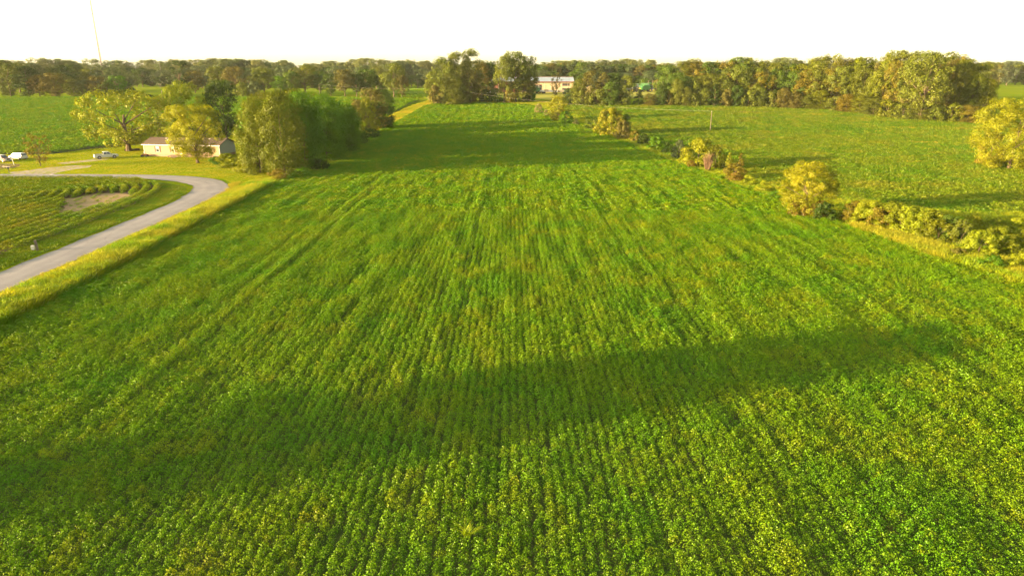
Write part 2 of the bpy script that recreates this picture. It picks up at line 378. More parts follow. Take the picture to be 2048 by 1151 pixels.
# ------------------------------------------------------------------ scattering of uncountable plants
def leaf_quads(P, Nn, s, rng, asp=.62, bend=.25):
    n = len(P); r = rng.normal(size=(n, 3)); Nn = Nn/np.linalg.norm(Nn, axis=1, keepdims=True)
    a = np.cross(Nn, r); a /= np.linalg.norm(a, axis=1, keepdims=True)+1e-9; b = np.cross(Nn, a)
    s = s[:, None]; V = np.stack([P-a*s*.5, P+b*s*asp*.5+Nn*s*bend*.5, P+a*s*.5, P-b*s*asp*.5+Nn*s*bend*.5], 1).reshape(-1, 3)
    return V, np.arange(4*n).reshape(-1, 4)
def proto_collection(name, meshes):
    c = bpy.data.collections.new(name)
    for i, m_ in enumerate(meshes):
        o = bpy.data.objects.new('%s_%02d' % (name, i), m_); c.objects.link(o)
    return c
def scatter(name, col, P, scale, tint, rng, label, aspect=None, lean=.12, parent=None, rotz=None, kind='stuff'):
    n = len(P); me = bpy.data.meshes.new(name); me.vertices.add(n); me.vertices.foreach_set('co', np.asarray(P, 'f4').ravel())
    def at(nm, ty, arr):
        a_ = me.attributes.new(nm, ty, 'POINT'); a_.data.foreach_set('value' if ty in ('FLOAT', 'INT') else 'vector', np.ascontiguousarray(arr).ravel())
    sc = np.stack([scale, scale, scale*(aspect if aspect is not None else np.ones(n))], 1).astype('f4')
    rz = rng.rand(n)*2*math.pi if rotz is None else rotz
    rt = np.stack([rng.normal(size=n)*lean, rng.normal(size=n)*lean, rz], 1).astype('f4')
    at('psc', 'FLOAT_VECTOR', sc); at('prt', 'FLOAT_VECTOR', rt); at('tint', 'FLOAT', np.clip(tint, 0, 1).astype('f4'))
    at('pid', 'INT', rng.randint(0, len(col.objects), n).astype('i4'))
    o = link(name, me, parent, label=label, kind=kind)
    g = bpy.data.node_groups.new('scatter '+name, 'GeometryNodeTree')
    g.interface.new_socket('Geometry', in_out='INPUT', socket_type='NodeSocketGeometry')
    g.interface.new_socket('Geometry', in_out='OUTPUT', socket_type='NodeSocketGeometry')
    gi = g.nodes.new('NodeGroupInput'); go = g.nodes.new('NodeGroupOutput')
    ip = g.nodes.new('GeometryNodeInstanceOnPoints'); ci = g.nodes.new('GeometryNodeCollectionInfo')
    ci.inputs['Collection'].default_value = col; ci.inputs['Separate Children'].default_value = True; ci.inputs['Reset Children'].default_value = True
    ip.inputs['Pick Instance'].default_value = True
    def na(nm, ty):
        q = g.nodes.new('GeometryNodeInputNamedAttribute'); q.data_type = ty; q.inputs['Name'].default_value = nm; return q.outputs['Attribute']
    L = g.links.new
    L(gi.outputs[0], ip.inputs['Points']); L(ci.outputs[0], ip.inputs['Instance']); L(na('pid', 'INT'), ip.inputs['Instance Index'])
    L(na('prt', 'FLOAT_VECTOR'), ip.inputs['Rotation']); L(na('psc', 'FLOAT_VECTOR'), ip.inputs['Scale']); L(ip.outputs[0], go.inputs[0])
    md = o.modifiers.new('scatter', 'NODES'); md.node_group = g
    return o
rng = np.random.RandomState(11)
def bean_plant(n, size, rad=.42, h=.8, mat=None, flat=.5):
    r = rad*np.sqrt(rng.rand(n)); a = rng.rand(n)*2*math.pi; z = h*(1-flat*(r/rad)**2)*(.72+.33*rng.rand(n))
    low = rng.rand(n) < .22; z[low] *= .6
    P = np.stack([r*np.cos(a), r*np.sin(a), z], 1)
    Nn = np.stack([np.cos(a)*r/rad*.8, np.sin(a)*r/rad*.8, np.ones(n)*.85], 1)+rng.normal(size=(n, 3))*.45
    V, Q = leaf_quads(P, Nn, size*(.7+.6*rng.rand(n)), rng, .75, .3); return np_mesh('plant', V, Q, mat)
soy_near = proto_collection('soybean_plant', [bean_plant(80, .112, rad=.40, h=1.05, mat=M['soy']) for _ in range(6)])
soy_far = proto_collection('soybean_clump', [bean_plant(64, .175, rad=.55, mat=M['soy'], flat=.4) for _ in range(5)])
soy_pale = proto_collection('pale_soybean_clump', [bean_plant(64, .175, rad=.55, mat=M['soy_pale'], flat=.4) for _ in range(5)])
crop_col = proto_collection('bushy_crop', [bean_plant(110, .13, rad=.52, h=.95, mat=M['crop2'], flat=.55) for _ in range(5)])
def tuft(n, h, w, spread, mat, droop=.5):
    V = []; Q = []
    for i in range(n):
        a = rng.rand()*6.28; r = spread*math.sqrt(rng.rand()); x, y = r*math.cos(a), r*math.sin(a); b = rng.rand()*6.28; hh = h*(.55+.5*rng.rand()); o_ = hh*droop*(.3+rng.rand())
        dx, dy = math.cos(b), math.sin(b); px, py = -dy*w/2, dx*w/2; k = len(V)
        for t in (0, .5, .85, 1):
            ww = (1-.75*t) if t < 1 else .08; z = hh*(t-.22*t*t*(droop > .4)); ox = x+dx*o_*t*t; oy = y+dy*o_*t*t
            V += [(ox-px*ww, oy-py*ww, z), (ox+px*ww, oy+py*ww, z)]
        for q in range(3): Q.append((k+2*q, k+2*q+1, k+2*q+3, k+2*q+2))
    return np_mesh('tuft', V, Q, mat)
grass_col = proto_collection('grass_tuft', [tuft(34, 1.25, .105, .45, M['grass']) for _ in range(5)])
short_col = proto_collection('short_tuft', [tuft(22, .30, .06, .6, M['short'], .7) for _ in range(4)])

def rows_pts(poly, spacing, along, x0, x1, y0, y1, jit=.07, ang=0.0):
    """plants in straight rows (rows along Y rotated by ang)"""
    ca, sa = math.cos(ang), math.sin(ang); cx, cy = (x0+x1)/2, (y0+y1)/2; Rr = max(x1-x0, y1-y0)*.75
    u = np.arange(-Rr, Rr, spacing) if ang else np.arange(x0-cx, x1-cx, spacing)
    v = np.arange(-Rr, Rr, along) if ang else np.arange(y0-cy, y1-cy, along)
    U_, V_ = np.meshgrid(u, v); U_ = U_.ravel()+rng.normal(size=U_.size)*jit; V_ = V_.ravel()+rng.uniform(-.5, .5, U_.size)*along
    x = cx+ca*U_-sa*V_; y = cy+sa*U_+ca*V_
    m = inpoly(x, y, poly) & (x > x0) & (x < x1) & (y > y0) & (y < y1); return x[m], y[m]
def in_view(x, y, margin=6):
    return (np.abs(x) < .80*y+margin+8)
def soy_scatter(name, x, y, base_s, label, col, seed, tracks=(), hmul=1.0, streaks=()):
    m = in_view(x, y); x, y = x[m], y[m]
    n1 = vnoise(x/1.1+seed, y/7+seed*3); n2 = vnoise(x/9+seed*5, y/14+3); n3 = vnoise(x/.9+7, y/1.6+seed); n4 = vnoise(x/30+2*seed, y/45+1)
    s = base_s*(.97+.08*(n3-.5)+.10*(n1-.4)+.10*(n2-.5)); 
    s = s*rng.uniform(.82, 1.13, len(x))*np.interp(y, [28, 75], [.87, 1.0]); gap = vnoise(x/.5+31, y/9+9*seed); s = np.where(gap > .88, s*.80, s)  # plants shrink towards the camera, darkening the foreground by shape
    for tx, w in tracks:
        d = np.abs(x-tx-.25*np.sin(y*.03)); s = np.where(d < w, s*(.70+.28*vnoise(y/3, x*0+tx)), s)
    tint = .0+.34*np.clip((vnoise(x/2.2+50, y/3.5+seed)*.55+vnoise(x/.7+5, y/.9+80)*.6-.55)*2.2, 0, 1)*(.5+.8*n4)+.16*(rng.rand(len(x)) > .93)
    tint += .06*rng.normal(size=len(x))
    for px, py, rx, ry in streaks:
        c_ = gp(px, py); d = ((x-c_.x)/rx)**2+((y-c_.y+.12*(x-c_.x))/ry)**2; k_ = (d < 1) & (rng.rand(len(x)) < 1.1-d); tint = np.where(k_, .75, tint); s = np.where(k_, s*.8, s)
    P = np.stack([x, y, gz(y)-.02], 1)
    return scatter(name, col, P, s, tint, rng, label, aspect=hmul*(.85+.3*n1))
TR = [(-29.5, .3), (-27.3, .3), (-7.6, .3), (-5.4, .3), (14.5, .3), (16.7, .3), (36.5, .3), (38.7, .3)]
x, y = rows_pts(MAIN, .62, .27, -60, 75, 20, 112, jit=.07); soy_scatter('soybean_crop', x, y, .86, 'leafy soybean rows filling the near part of the central field', soy_near, 1.3, TR)
x, y = rows_pts(MAIN, .76, .42, -60, 75, 112, 336, jit=.09); soy_scatter('soybean_crop', x, y, 1.0, 'soybean rows covering the far rising half of the central field', soy_far, 1.3, TR)
x, y = rows_pts(RFIELD, .76, .62, 20, 262, 110, 326, ang=R(-62)); soy_scatter('soybean_crop', x, y, 1.15, 'soybean rows covering the field right of the hedge', soy_pale, 4.7, streaks=[(1815, 258, 9, 1.5), (1850, 288, 7, 2.2), (1745, 266, 8, 1.2), (1824, 328, 4.5, 1.3), (1690, 250, 12, 1.1), (1620, 232, 14, 1.4), (1860, 275, 5, 1.2)])
x, y = rows_pts(UFIELD, 2.7, .75, -420, -45, 190, 362, jit=.18, ang=R(82)); soy_scatter('soybean_crop', x, y, 1.75, 'tall leafy crop rows in the field behind the mobile home', soy_far, 8.1, hmul=.95)
x, y = rows_pts([(-68, 372), (-42, 362), (-38, 400), (-45, 470), (-80, 470)], 1.9, 1.0, -85, -36, 360, 470, ang=R(12)); soy_scatter('soybean_crop', x, y, 1.3, 'striped crop rows left of the central tree clump', soy_far, 2.1)
# curved rows of the bushy crop inside the road bend
EDGE = [Vector(p) for p in [(-66.9, 40), (-66.6, 85), (-66.6, 95), (-67.2, 108), (-68.2, 124), (-70.4, 134.4), (-74.2, 142.0), (-79.6, 146.6), (-87.4, 149.6), (-116, 150.3), (-160, 150.3)]]
el_ = smooth_line(EDGE, .5); ex = np.array([p.x for p in el_]); ey = np.array([p.y for p in el_])
tx_ = np.gradient(ex); ty_ = np.gradient(ey); tl = np.hypot(tx_, ty_); nxv, nyv = -ty_/tl, tx_/tl
xs, ys = [], []
for k in range(27):
    off = k*1.95; X_ = ex+nxv*off; Y_ = ey+nyv*off
    m = np.ones(len(X_), bool)
    if k > 6: m = seg_dist(X_, Y_, list(zip(ex[::6], ey[::6]))) > off-.7
    xs.append(X_[m]+rng.normal(size=m.sum())*.06); ys.append(Y_[m]+rng.normal(size=m.sum())*.2)
x = np.concatenate(xs); y = np.concatenate(ys); m = inpoly(x, y, CROP) & in_view(x, y, 12)
bm_ = inpoly(x, y, BARE); m &= ~(bm_ & (rng.rand(len(x)) > .30+.6*np.clip(vnoise(x/1.6+2, y/1.6)*2-1.1, 0, 1))); x, y = x[m], y[m]
s = 1.30+.22*vnoise(x/2+3, y/2)+.25*(vnoise(x/6, y/6+4)-.5); s = np.where(inpoly(x, y, BARE), s*.5, s)
scatter('bushy_crop', crop_col, np.stack([x, y, gz(y)], 1), s, .05+.6*np.clip(vnoise(x/3+9, y/3)*1.6-.8, 0, 1)+.1*rng.rand(len(x)), rng, 'yellow green bushy crop in curved rows inside the road bend', aspect=np.full(len(x), .80))

def region_pts(poly, n):
    xs_ = [p[0] for p in poly]; ys_ = [p[1] for p in poly]; x = rng.uniform(min(xs_), max(xs_), n); y = rng.uniform(min(ys_), max(ys_), n)
    m = inpoly(x, y, poly) & in_view(x, y); return x[m], y[m]
def grass_patch(name, poly, dens_n, col, s0, s1, label, tint0=.1, tint1=.6, edge=None):
    x, y = region_pts(poly, dens_n); n = vnoise(x/2.5+3, y/2.5); s = s0+(s1-s0)*(.5*n+.5*rng.rand(len(x)))
    if edge is not None: s *= edge(x, y)
    t = tint0+(tint1-tint0)*np.clip(vnoise(x/3.5+20, y/3.5)*1.4-.3, 0, 1)+.15*rng.rand(len(x))
    return scatter(name, col, np.stack([x, y, gz(y)], 1), s, t, rng, label, lean=.15)
grass_patch('tall_grass', [(-53.4, 40), (-47.9, 40), (-47.9, 80), (-50.1, 146), (-52, 155), (-56.5, 147), (-55.6, 135), (-54.2, 120), (-53.2, 80)], 26000, grass_col, .95, 1.55, 'tall sunlit yellow green grass strip between road and central field', -.15, .5, edge=lambda x, y: np.where(x < -52.3, .5, 1.0)*np.where(y > 140, .75, 1))
grass_patch('short_grass', [(-56, 40), (-52.8, 40), (-52.8, 80), (-54, 120), (-55.6, 137), (-59, 148), (-60, 145), (-57.6, 137), (-56.2, 121), (-55.4, 80)], 9000, short_col, .5, .9, 'short dry grass along the field side of the road', .4, 1)
grass_patch('ditch_grass', [(-66.6, 40), (-62.0, 40), (-62.2, 100), (-62.8, 122), (-64.2, 133), (-68, 140), (-74, 145), (-79, 147.5), (-73.5, 143), (-69.5, 135), (-67.3, 124), (-66.4, 108), (-66, 95)], 26000, short_col, .9, 1.7, 'lush green ditch grass inside the road bend', -.3, .1)
grass_patch('lawn_grass', LAWN, 60000, short_col, .35, .7, 'short mown lawn blades in the yard', .1, .8)
grass_patch('track_grass', [(-50, 247), (-46.8, 247), (-44.7, 267), (-40.2, 322), (-36.5, 335), (-28, 340), (-30, 352), (-40, 350), (-46, 325), (-50, 290)], 9000, grass_col, .5, .9, 'pale tufts along the grass track left of the central field', .3, 1)
HEDGE = [(60.8, 58), (56.4, 71.3), (53.4, 85), (51.0, 102.5), (46.7, 140), (45.2, 157), (39.7, 190), (36.2, 215), (29.7, 247), (16.6, 300), (8.5, 326), (22, 322), (24, 300), (37.5, 247), (45.5, 200), (50.5, 160), (53, 140), (57, 127), (67, 121), (75, 112), (100, 112), (100, 85), (80, 58)]
grass_patch('hedge_grass', HEDGE, 70000, grass_col, .45, 1.1, 'rough grass and weeds along the hedge line right of the central field', -.15, .35)
grass_patch('tall_grass', [(58.2, 58), (56.4, 71.3), (53.4, 85), (51.2, 101), (52.4, 103), (55.5, 95), (60, 85), (67, 71), (72, 58)], 11000, grass_col, .9, 1.35, 'golden tall grass band along the right edge of the central field', .0, .6)
grass_patch('field_margin', [(-36, 334), (-20, 336), (-5.7, 335.5), (8.3, 327), (18, 322), (25, 322), (27, 345), (-38, 345)], 9000, grass_col, .6, 1.1, 'rough grass at the far end of the central field', .1, .8)

# ------------------------------------------------------------------ tree and shrub prototypes (unit height and width)
PROF = {
 'round': (.10, lambda z: math.sqrt(max(0, 1-((z-.56)/.46)**2))),
 'tall':  (.05, lambda z: min(1, (z+.12)*2.6)*math.sqrt(max(0, 1-max(0, (z-.45)/.56)**2.2))),
 'oak':   (.24, lambda z: math.sqrt(max(0, 1-abs((z-.62)/.40)**2.3))),
 'spread':(.20, lambda z: math.sqrt(max(0, 1-abs((z-.66)/.45)**2.0))),
 'cone':  (.03, lambda z: max(.06, (1-z)**.75)),
 'bush':  (.02, lambda z: math.sqrt(max(0, 1-z**2.1))*(.8+.2*min(1, z*4))),
 'ball':  (.03, lambda z: math.sqrt(max(0, 1-abs((z-.50)/.50)**2.3))),
 'vine':  (.0,  lambda z: math.sqrt(max(0, 1-max(0, (z-.35)/.66)**2.4))*(.86+.14*min(1, z*2))),
}
def crown_mesh(kind, seed, n, leaf, nl=34, lr=(.12, .19), open_=0.0, drape=0, bias=1.0, asp=1.5):
    rg = np.random.RandomState(seed); zb, f = PROF[kind]; C = []; r_ = []
    tries = 0
    while len(C) < nl and tries < 4000:
        tries += 1; z = zb+(1-zb)*rg.rand(); w = f(z)*.5
        if rg.rand() > (w*2)**.8+.15: continue
        a = rg.rand()*6.283; rr = w*(.25+.75*rg.rand()**.5); lr_ = rg.uniform(*lr)*(.65 if kind == 'cone' else 1)
        rr = max(0, min(rr, w-lr_*.55)); z = min(max(z, zb+lr_*.4/asp), 1-lr_*.9/asp)
        p = np.array([rr*math.cos(a), rr*math.sin(a), z*asp])
        if C and min(np.linalg.norm((p-c)) for c in C) < lr_*(.45+open_): continue
        C.append(p); r_.append(lr_)
    C = np.array(C); r_ = np.array(r_); w = r_**2/np.sum(r_**2); k = rg.choice(len(C), n, p=w)
    nc = 16; cd = rg.normal(size=(len(C), nc, 3)); cd[:, :, 2] += .25; cd /= np.linalg.norm(cd, axis=2, keepdims=True)
    cr_ = rg.uniform(.72, 1.15, (len(C), nc)); j = rg.randint(0, nc, n)
    d = cd[k, j]+rg.normal(size=(n, 3))*.30; d /= np.linalg.norm(d, axis=1, keepdims=True)
    rad = r_[k]*cr_[k, j]*(.62+.42*rg.rand(n)**.6)
    P = C[k]+d*rad[:, None]
    if drape:
        q = rg.rand(n) < .5; st = .06*np.sin(P[:, 0]*60+P[:, 1]*47)
        P[q, 2] -= np.abs(st[q])*3*rg.rand(q.sum())*drape; 
    P[:, 2] = np.clip(P[:, 2], .004, 1.03*asp)
    ax = P*np.array([1, 1, .6]); ax[:, 2] -= .3*asp; Nn = d*bias+ax*.4+rg.normal(size=(n, 3))*.40+np.array([0, 0, .12])
    V, Q = leaf_quads(P, Nn, leaf*(.6+.8*rg.rand(n)), rg, .7, .3)
    V[:, 2] /= asp; C = C*np.array([1, 1, 1/asp])
    q = .5/np.percentile(np.hypot(V[:, 0], V[:, 1]), 97.5); zq = 1/np.percentile(V[:, 2], 99.8); V *= (q, q, zq); C = C*np.array([q, q, zq])
    return np_mesh('crown', V, Q, M['tree']), C, r_
def trunk_mb(C, rg, r0=.02, h=.62, fork=None, lean=0, limbs=9, rlimb=.45):
    mb = MB(); pts = [Vector((0, 0, -.01))]; nseg = 5
    for i in range(1, nseg+1):
        t = i/nseg; pts.append(Vector((lean*t+rg.normal()*.008, rg.normal()*.008, h*t)))
    mb.tube(pts, [r0*(1.35 if i == 0 else 1-.62*i/nseg) for i in range(nseg+1)], 7)
    order = rg.permutation(len(C))[:limbs]
    for q in order:
        c = Vector(C[q]); t = max(.22, min(.85, (c.z*.55)/h)); base = pts[0].lerp(pts[-1], t); base.x = lean*t
        mid = base.lerp(c, .5)+Vector((0, 0, -.015+.03*rg.rand())); mb.tube([base, mid, c], [r0*rlimb, r0*rlimb*.65, r0*.12], 5)
    return mb
PROTO = {}
def proto(key, kind, seed, n, leaf, **k):
    tk = {a: k.pop(a) for a in ('r0', 'h', 'lean', 'limbs', 'rlimb') if a in k}
    me, C, r_ = crown_mesh(kind, seed, n, leaf, **k); rg = np.random.RandomState(seed+99)
    mb = trunk_mb(C, rg, **tk); tm = bpy.data.meshes.new('trunk'); tm.from_pydata(mb.v, [], mb.f); tm.update(); tm.materials.append(M['bark'])
    PROTO[key] = (me, tm)
for i in range(4): proto('round%d' % i, 'round', 20+i, 10000, .032, nl=40, asp=1.6)
for i in range(4): proto('tall%d' % i, 'tall', 40+i, 13000, .034, nl=60, asp=2.3, lr=(.13, .21))
for i in range(3): proto('oak%d' % i, 'oak', 60+i, 10000, .032, nl=36, open_=.15, r0=.024, limbs=12, asp=1.5)
for i in range(2): proto('cone%d' % i, 'cone', 70+i, 6000, .04, nl=60, lr=(.12, .18), r0=.02, h=.8, asp=2)
for i in range(4): proto('bush%d' % i, 'bush', 80+i, 4200, .045, nl=26, lr=(.12, .19), r0=.02, h=.4, asp=.9)
for i in range(3): proto('vine%d' % i, 'vine', 90+i, 34000, .0235, nl=105, lr=(.13, .20), drape=.35, r0=.018, asp=1.8)
proto('fine0', 'round', 110, 38000, .0145, nl=70, lr=(.08, .13), open_=.1, r0=.022, h=.6, limbs=16, asp=1.05)
proto('ball0', 'ball', 120, 42000, .0145, nl=95, lr=(.07, .12), r0=.02, h=.5, asp=1.0)
proto('ball1', 'ball', 121, 64000, .0112, nl=130, lr=(.06, .10), r0=.02, h=.5, asp=.95)
proto('fine1', 'bush', 111, 15000, .026, nl=60, lr=(.08, .13), r0=.02, h=.5, asp=.9)
proto('fine2', 'tall', 112, 22000, .024, nl=80, lr=(.09, .15), r0=.02, asp=1.6)
proto('open0', 'round', 113, 15000, .0165, nl=80, lr=(.05, .085), open_=.25, r0=.026, h=.60, limbs=15, rlimb=.5, asp=.72)
proto('open1', 'round', 114, 3200, .032, nl=34, lr=(.07, .12), open_=.2, r0=.018, limbs=22, h=.8, asp=1.4)
proto('airy0', 'oak', 115, 6500, .034, nl=32, lr=(.09, .15), open_=.4, r0=.022, limbs=20, asp=1.6)
C_ = dict(CG=(.072,.086,.003), YG=(.13,.155,.005), YL=(.128,.138,.004), GR=(.05,.085,.008), DG=(.030,.054,.006), OL=(.072,.090,.009), BR=(.078,.074,.014), YB=(.165,.18,.004), VT=(.095,.115,.004), GY=(.052,.073,.030),
          BG=(.050,.108,.002), OR=(.10,.075,.008), GO=(.098,.084,.007), PL=(.15,.15,.05))
rt = random.Random(17)
def tree(px, by, ty, wpx, key, col, label, cat='tree', group=None, name=None, sink=0, yaw=None, dw=None, jitter=.0):
    """px: photograph column of the crown; by: row of its foot (or minus the distance in metres); ty: row of its top; wpx: crown width"""
    if by < 0: Y = -by; z = float(gz(Y))
    else: Y, z = row_point(by)
    zt = top_z(Y, ty); H = max(.6, zt-z); dp = depth(Y, z+.55*H); X = (px-1024)/F*dp; W = wpx/F*dp
    if key[-1] not in '0123456789': key += str(rt.randrange(4 if key in ('round', 'tall', 'bush') else 3 if key in ('oak', 'vine') else 2))
    nm = name or {'bush': 'bush', 'fine1': 'bush'}.get(key.rstrip('0123456789'), 'tree')
    root = empty(nm, (X, Y, z-sink), rt.uniform(0, 6.28) if yaw is None else yaw, label=label, cat=cat, group=group)
    Wd = W*(dw or rt.uniform(.9, 1.05))
    root.scale = (W, W, H)
    me, tm = PROTO[key]
    c = link('crown', me, root); f = rt.uniform(.88, 1.12); b = C_[col]; c.color = (b[0]*f*rt.uniform(.94, 1.06), b[1]*f, b[2]*f*rt.uniform(.9, 1.1), 1)
    if cat != 'bush' or H > 3.5: link('trunk', tm, root)
    return root

# off-frame trees on the left whose long shadows cross the near field
for (X, Y, H, W, k) in [(-51.5, 27, 15, 10.5, 'oak1'), (-68, 22, 17, 11.5, 'round2')]:
    rr = empty('tree', (X, Y, 0), X, label='broad roadside tree left of the frame, %s of the two' % {-51.5: 'nearer', -68: 'farther'}[X], cat='tree', group='roadside trees beyond the left of the frame')
    rr.scale = (W, W, H); c = link('crown', PROTO[k][0], rr); c.color = (*C_['GR'], 1); link('trunk', PROTO[k][1], rr)
for i, (X, Y, H, W, k) in enumerate([(-61, 168, 16, 11, 'round0'), (-60, 178, 16, 11, 'round3'), (-59, 188, 14.5, 11, 'oak1'), (-58.5, 198, 12.5, 11, 'round2'), (-57, 209, 10.5, 10, 'round1'), (-55.5, 220, 8.5, 9, 'round0')]):  # unseen trees added to block low sun and fill the far shadow band
    rr = empty('tree', (X, Y, float(gz(Y))), X, label='unseen tree added behind the dense clump to block low sun, %s from the road' % ['first', 'second', 'third', 'fourth', 'fifth', 'sixth'][i], cat='tree', group='added sun-blocking row behind the dense clump')
    rr.scale = (W, W, H); c = link('crown', PROTO[k][0], rr); c.color = (*C_['BG'], 1); link('trunk', PROTO[k][1], rr)

#TREES#
ORD = 'first second third fourth fifth sixth seventh eighth ninth tenth eleventh twelfth thirteenth fourteenth fifteenth sixteenth seventeenth eighteenth nineteenth twentieth'.split()
ORD += ['twenty-'+w for w in ORD[:9]]+['thirtieth']
CN = {'OL':'olive','DG':'dark green','BR':'brownish','GY':'greyish','GR':'green','BG':'fresh green','GO':'golden','YG':'yellow green','YL':'golden yellow','OR':'orange','CG':'gold green','VT':'yellow green','YB':'bright yellow'}
SN = {'round':'rounded','tall':'upright','oak':'broad','vine':'dense','bush':'bushy','cone':'pointed'}
# ---- yard trees on the left
open_tree = tree(247, 302, 180, 178, 'open0', 'YG', 'big spreading yellow green tree with open forked trunk left of the mobile home', yaw=.6, dw=1)
tree(387, 326, 209, 118, 'fine0', 'YB', 'round golden yellow tree standing in front of the mobile home', yaw=1.2, dw=1)
tree(368, -214, 163, 88, 'fine2', 'YG', 'tall yellow green tree behind the mobile home roof', dw=1)
tree(446, -222, 160, 74, 'fine2', 'DG', 'dark tall cedar-like tree behind the right end of the mobile home', dw=1)
tree(318, -226, 214, 46, 'open1', 'OL', 'thin open tree with bare branches between the spreading tree and the yellow one')
tree(74, 332, 266, 50, 'open1', 'GO', 'small leaning young tree with brownish leaves beside the driveway', yaw=2.0, dw=1)
# ---- dense vine covered clump by the road bend
CL_ = [(512, 345, 196, 84, 'vine0', 'CG', 'vine draped golden tree at the left front corner of the dense roadside clump'),  # sunward trees tinted gold, fieldward ones green, putting sun and shade into colour
 (560, 352, 182, 96, 'vine1', 'CG', 'tallest vine draped tree at the road end of the dense clump'),
 (530, 322, 184, 80, 'vine2', 'CG', 'broad tree behind the vine draped front tree of the dense clump'),
 (605, 338, 183, 92, 'vine2', 'BG', 'dark green vine covered tree facing the field, second from the road end'),
 (585, 308, 178, 90, 'round1', 'CG', 'bushy tree at the hidden back of the dense clump'),
 (648, 322, 190, 88, 'vine0', 'BG', 'rounded green tree in the middle of the dense clump facing the field'),
 (630, 292, 186, 80, 'round2', 'BG', 'olive tree peeking over the middle of the dense clump'),
 (685, 305, 212, 76, 'vine1', 'BG', 'sloping dark green tree near the far end of the dense clump'),
 (622, 318, 187, 84, 'round3', 'CG', 'gold green tree squeezed behind the middle of the dense clump'),  # this and the next two added to close gaps in the shadow
 (662, 304, 196, 74, 'round0', 'BG', 'fresh green tree behind the sloping end of the dense clump'),
 (694, 296, 208, 60, 'vine2', 'BG', 'fresh green slender tree just before the far end of the dense clump'),
 (712, 290, 238, 48, 'bush1', 'GR', 'low round tree at the far end of the dense clump')]
for a in CL_: tree(*a, group='dense clump of trees between the road bend and the field')
for a in [(455, 334, 306, 52, 'fine1', 'YG', 'yellow green shrub thicket at the foot of the grey gable wall'),
 (487, 345, 318, 44, 'bush2', 'YG', 'low sunlit shrub at the left foot of the dense clump'),
 (432, 328, 312, 34, 'bush0', 'BG', 'small green shrub under the yellow yard tree'),
 (553, 362, 338, 44, 'bush3', 'GO', 'straw coloured weedy shrub at the road corner of the dense clump'),
 (600, 357, 336, 46, 'bush0', 'BG', 'low leafy shrub along the field foot of the dense clump'),
 (640, 342, 318, 40, 'bush2', 'DG', 'dark low shrub under the middle of the dense clump')]: tree(*a, cat='bush')
for a in [(742, 268, 176, 66, 'tall1', 'BR', 'brownish tall tree of the small clump halfway along the left field edge'),
 (737, 272, 196, 42, 'fine2', 'YL', 'bright yellow leafy tree in front of the brownish one on the left field edge'),
 (770, 258, 180, 46, 'vine1', 'DG', 'dark green tree at the right of the small clump on the left field edge'),
 (718, 262, 198, 40, 'round0', 'BR', 'rusty olive tree at the left of the small clump on the left field edge')]: tree(*a)
tree(738, 278, 256, 44, 'bush1', 'DG', 'dark shrub at the foot of the small clump on the left field edge', cat='bush')
# ---- left far wood, one by one
LW = [(14,196,120,62,'round','OL'),(52,196,132,54,'tall','DG'),(76,196,150,46,'round','BR'),(108,196,146,58,'round','BR'),(146,197,158,34,'tall','OL'),(163,196,160,34,'round','GY'),
 (192,196,152,46,'round','BR'),(214,196,163,36,'bush','GR'),(236,194,151,42,'round','BG'),(266,194,174,22,'bush','DG'),(296,194,188,26,'bush','DG')]
for i, a in enumerate(LW): tree(*a, '%s tree, %s from the left frame edge along the front of the left wood' % (CN[a[5]], ORD[i]), group='front row of the left far wood')
px = -6
i = 0
for (px, top, w) in sorted([(0,119,60),(34,126,56),(66,126,50),(100,136,50),(128,131,46),(152,129,60),(182,137,46),(205,132,48),(228,134,42),(247,133,40),(120,146,50),(60,140,60),(172,146,50)]):
    i += 1; tree(px, -(400+rt.random()*55), top, w, rt.choice(['round', 'oak', 'tall']), rt.choice(['DG', 'GY', 'DG', 'OL']), 'tree %s in the back rows of the left far wood, skyline %s' % (ORD[i-1], ('dip', 'bump')[i % 2]), group='back rows of the left far wood')
for i, (px, top, w) in enumerate(sorted([(262,136,46),(283,136,46),(303,139,40),(322,141,40),(345,140,44),(272,150,40),(300,152,44),(326,152,40)])):
    tree(px, -(545+rt.random()*30), top, w, 'round', rt.choice(['DG', 'GY']), 'dusky %s tree, %s from the left behind the far left field gap' % ('tall' if top < 145 else 'low', ORD[i]), group='dusky wood behind the far left field gap')
tree(357, -405, 121, 46, 'airy0', 'DG', 'tall dark airy tree rising above the left skyline')
MID = [(388,186,141,42,'round','BR'),(410,185,150,36,'round','GY'),(437,188,133,48,'oak','OL'),(470,190,133,48,'round','BR'),(498,190,141,40,'round','GY'),(452,192,160,44,'bush','GR'),(486,194,164,44,'bush','OL'),
 (526,190,137,62,'oak','OL'),(512,194,162,40,'bush','GY'),(560,192,152,38,'tall','BG'),(582,192,142,40,'round','GR'),(608,190,130,66,'oak','OL'),(640,190,142,40,'oak','GR'),(660,192,148,36,'round','DG'),
 (688,194,138,44,'oak','BR'),(712,193,148,36,'oak','DG'),(738,192,138,50,'oak','GR'),(764,192,150,30,'round','DG'),(786,195,126,56,'oak','OL'),(803,196,150,32,'round','BR')]
for i, a in enumerate(sorted(MID)): tree(*a, '%s %s tree, %s to the right of the tall airy tree' % (CN[a[5]], SN[a[4]], ORD[i]), group='tree row left of the central clump')
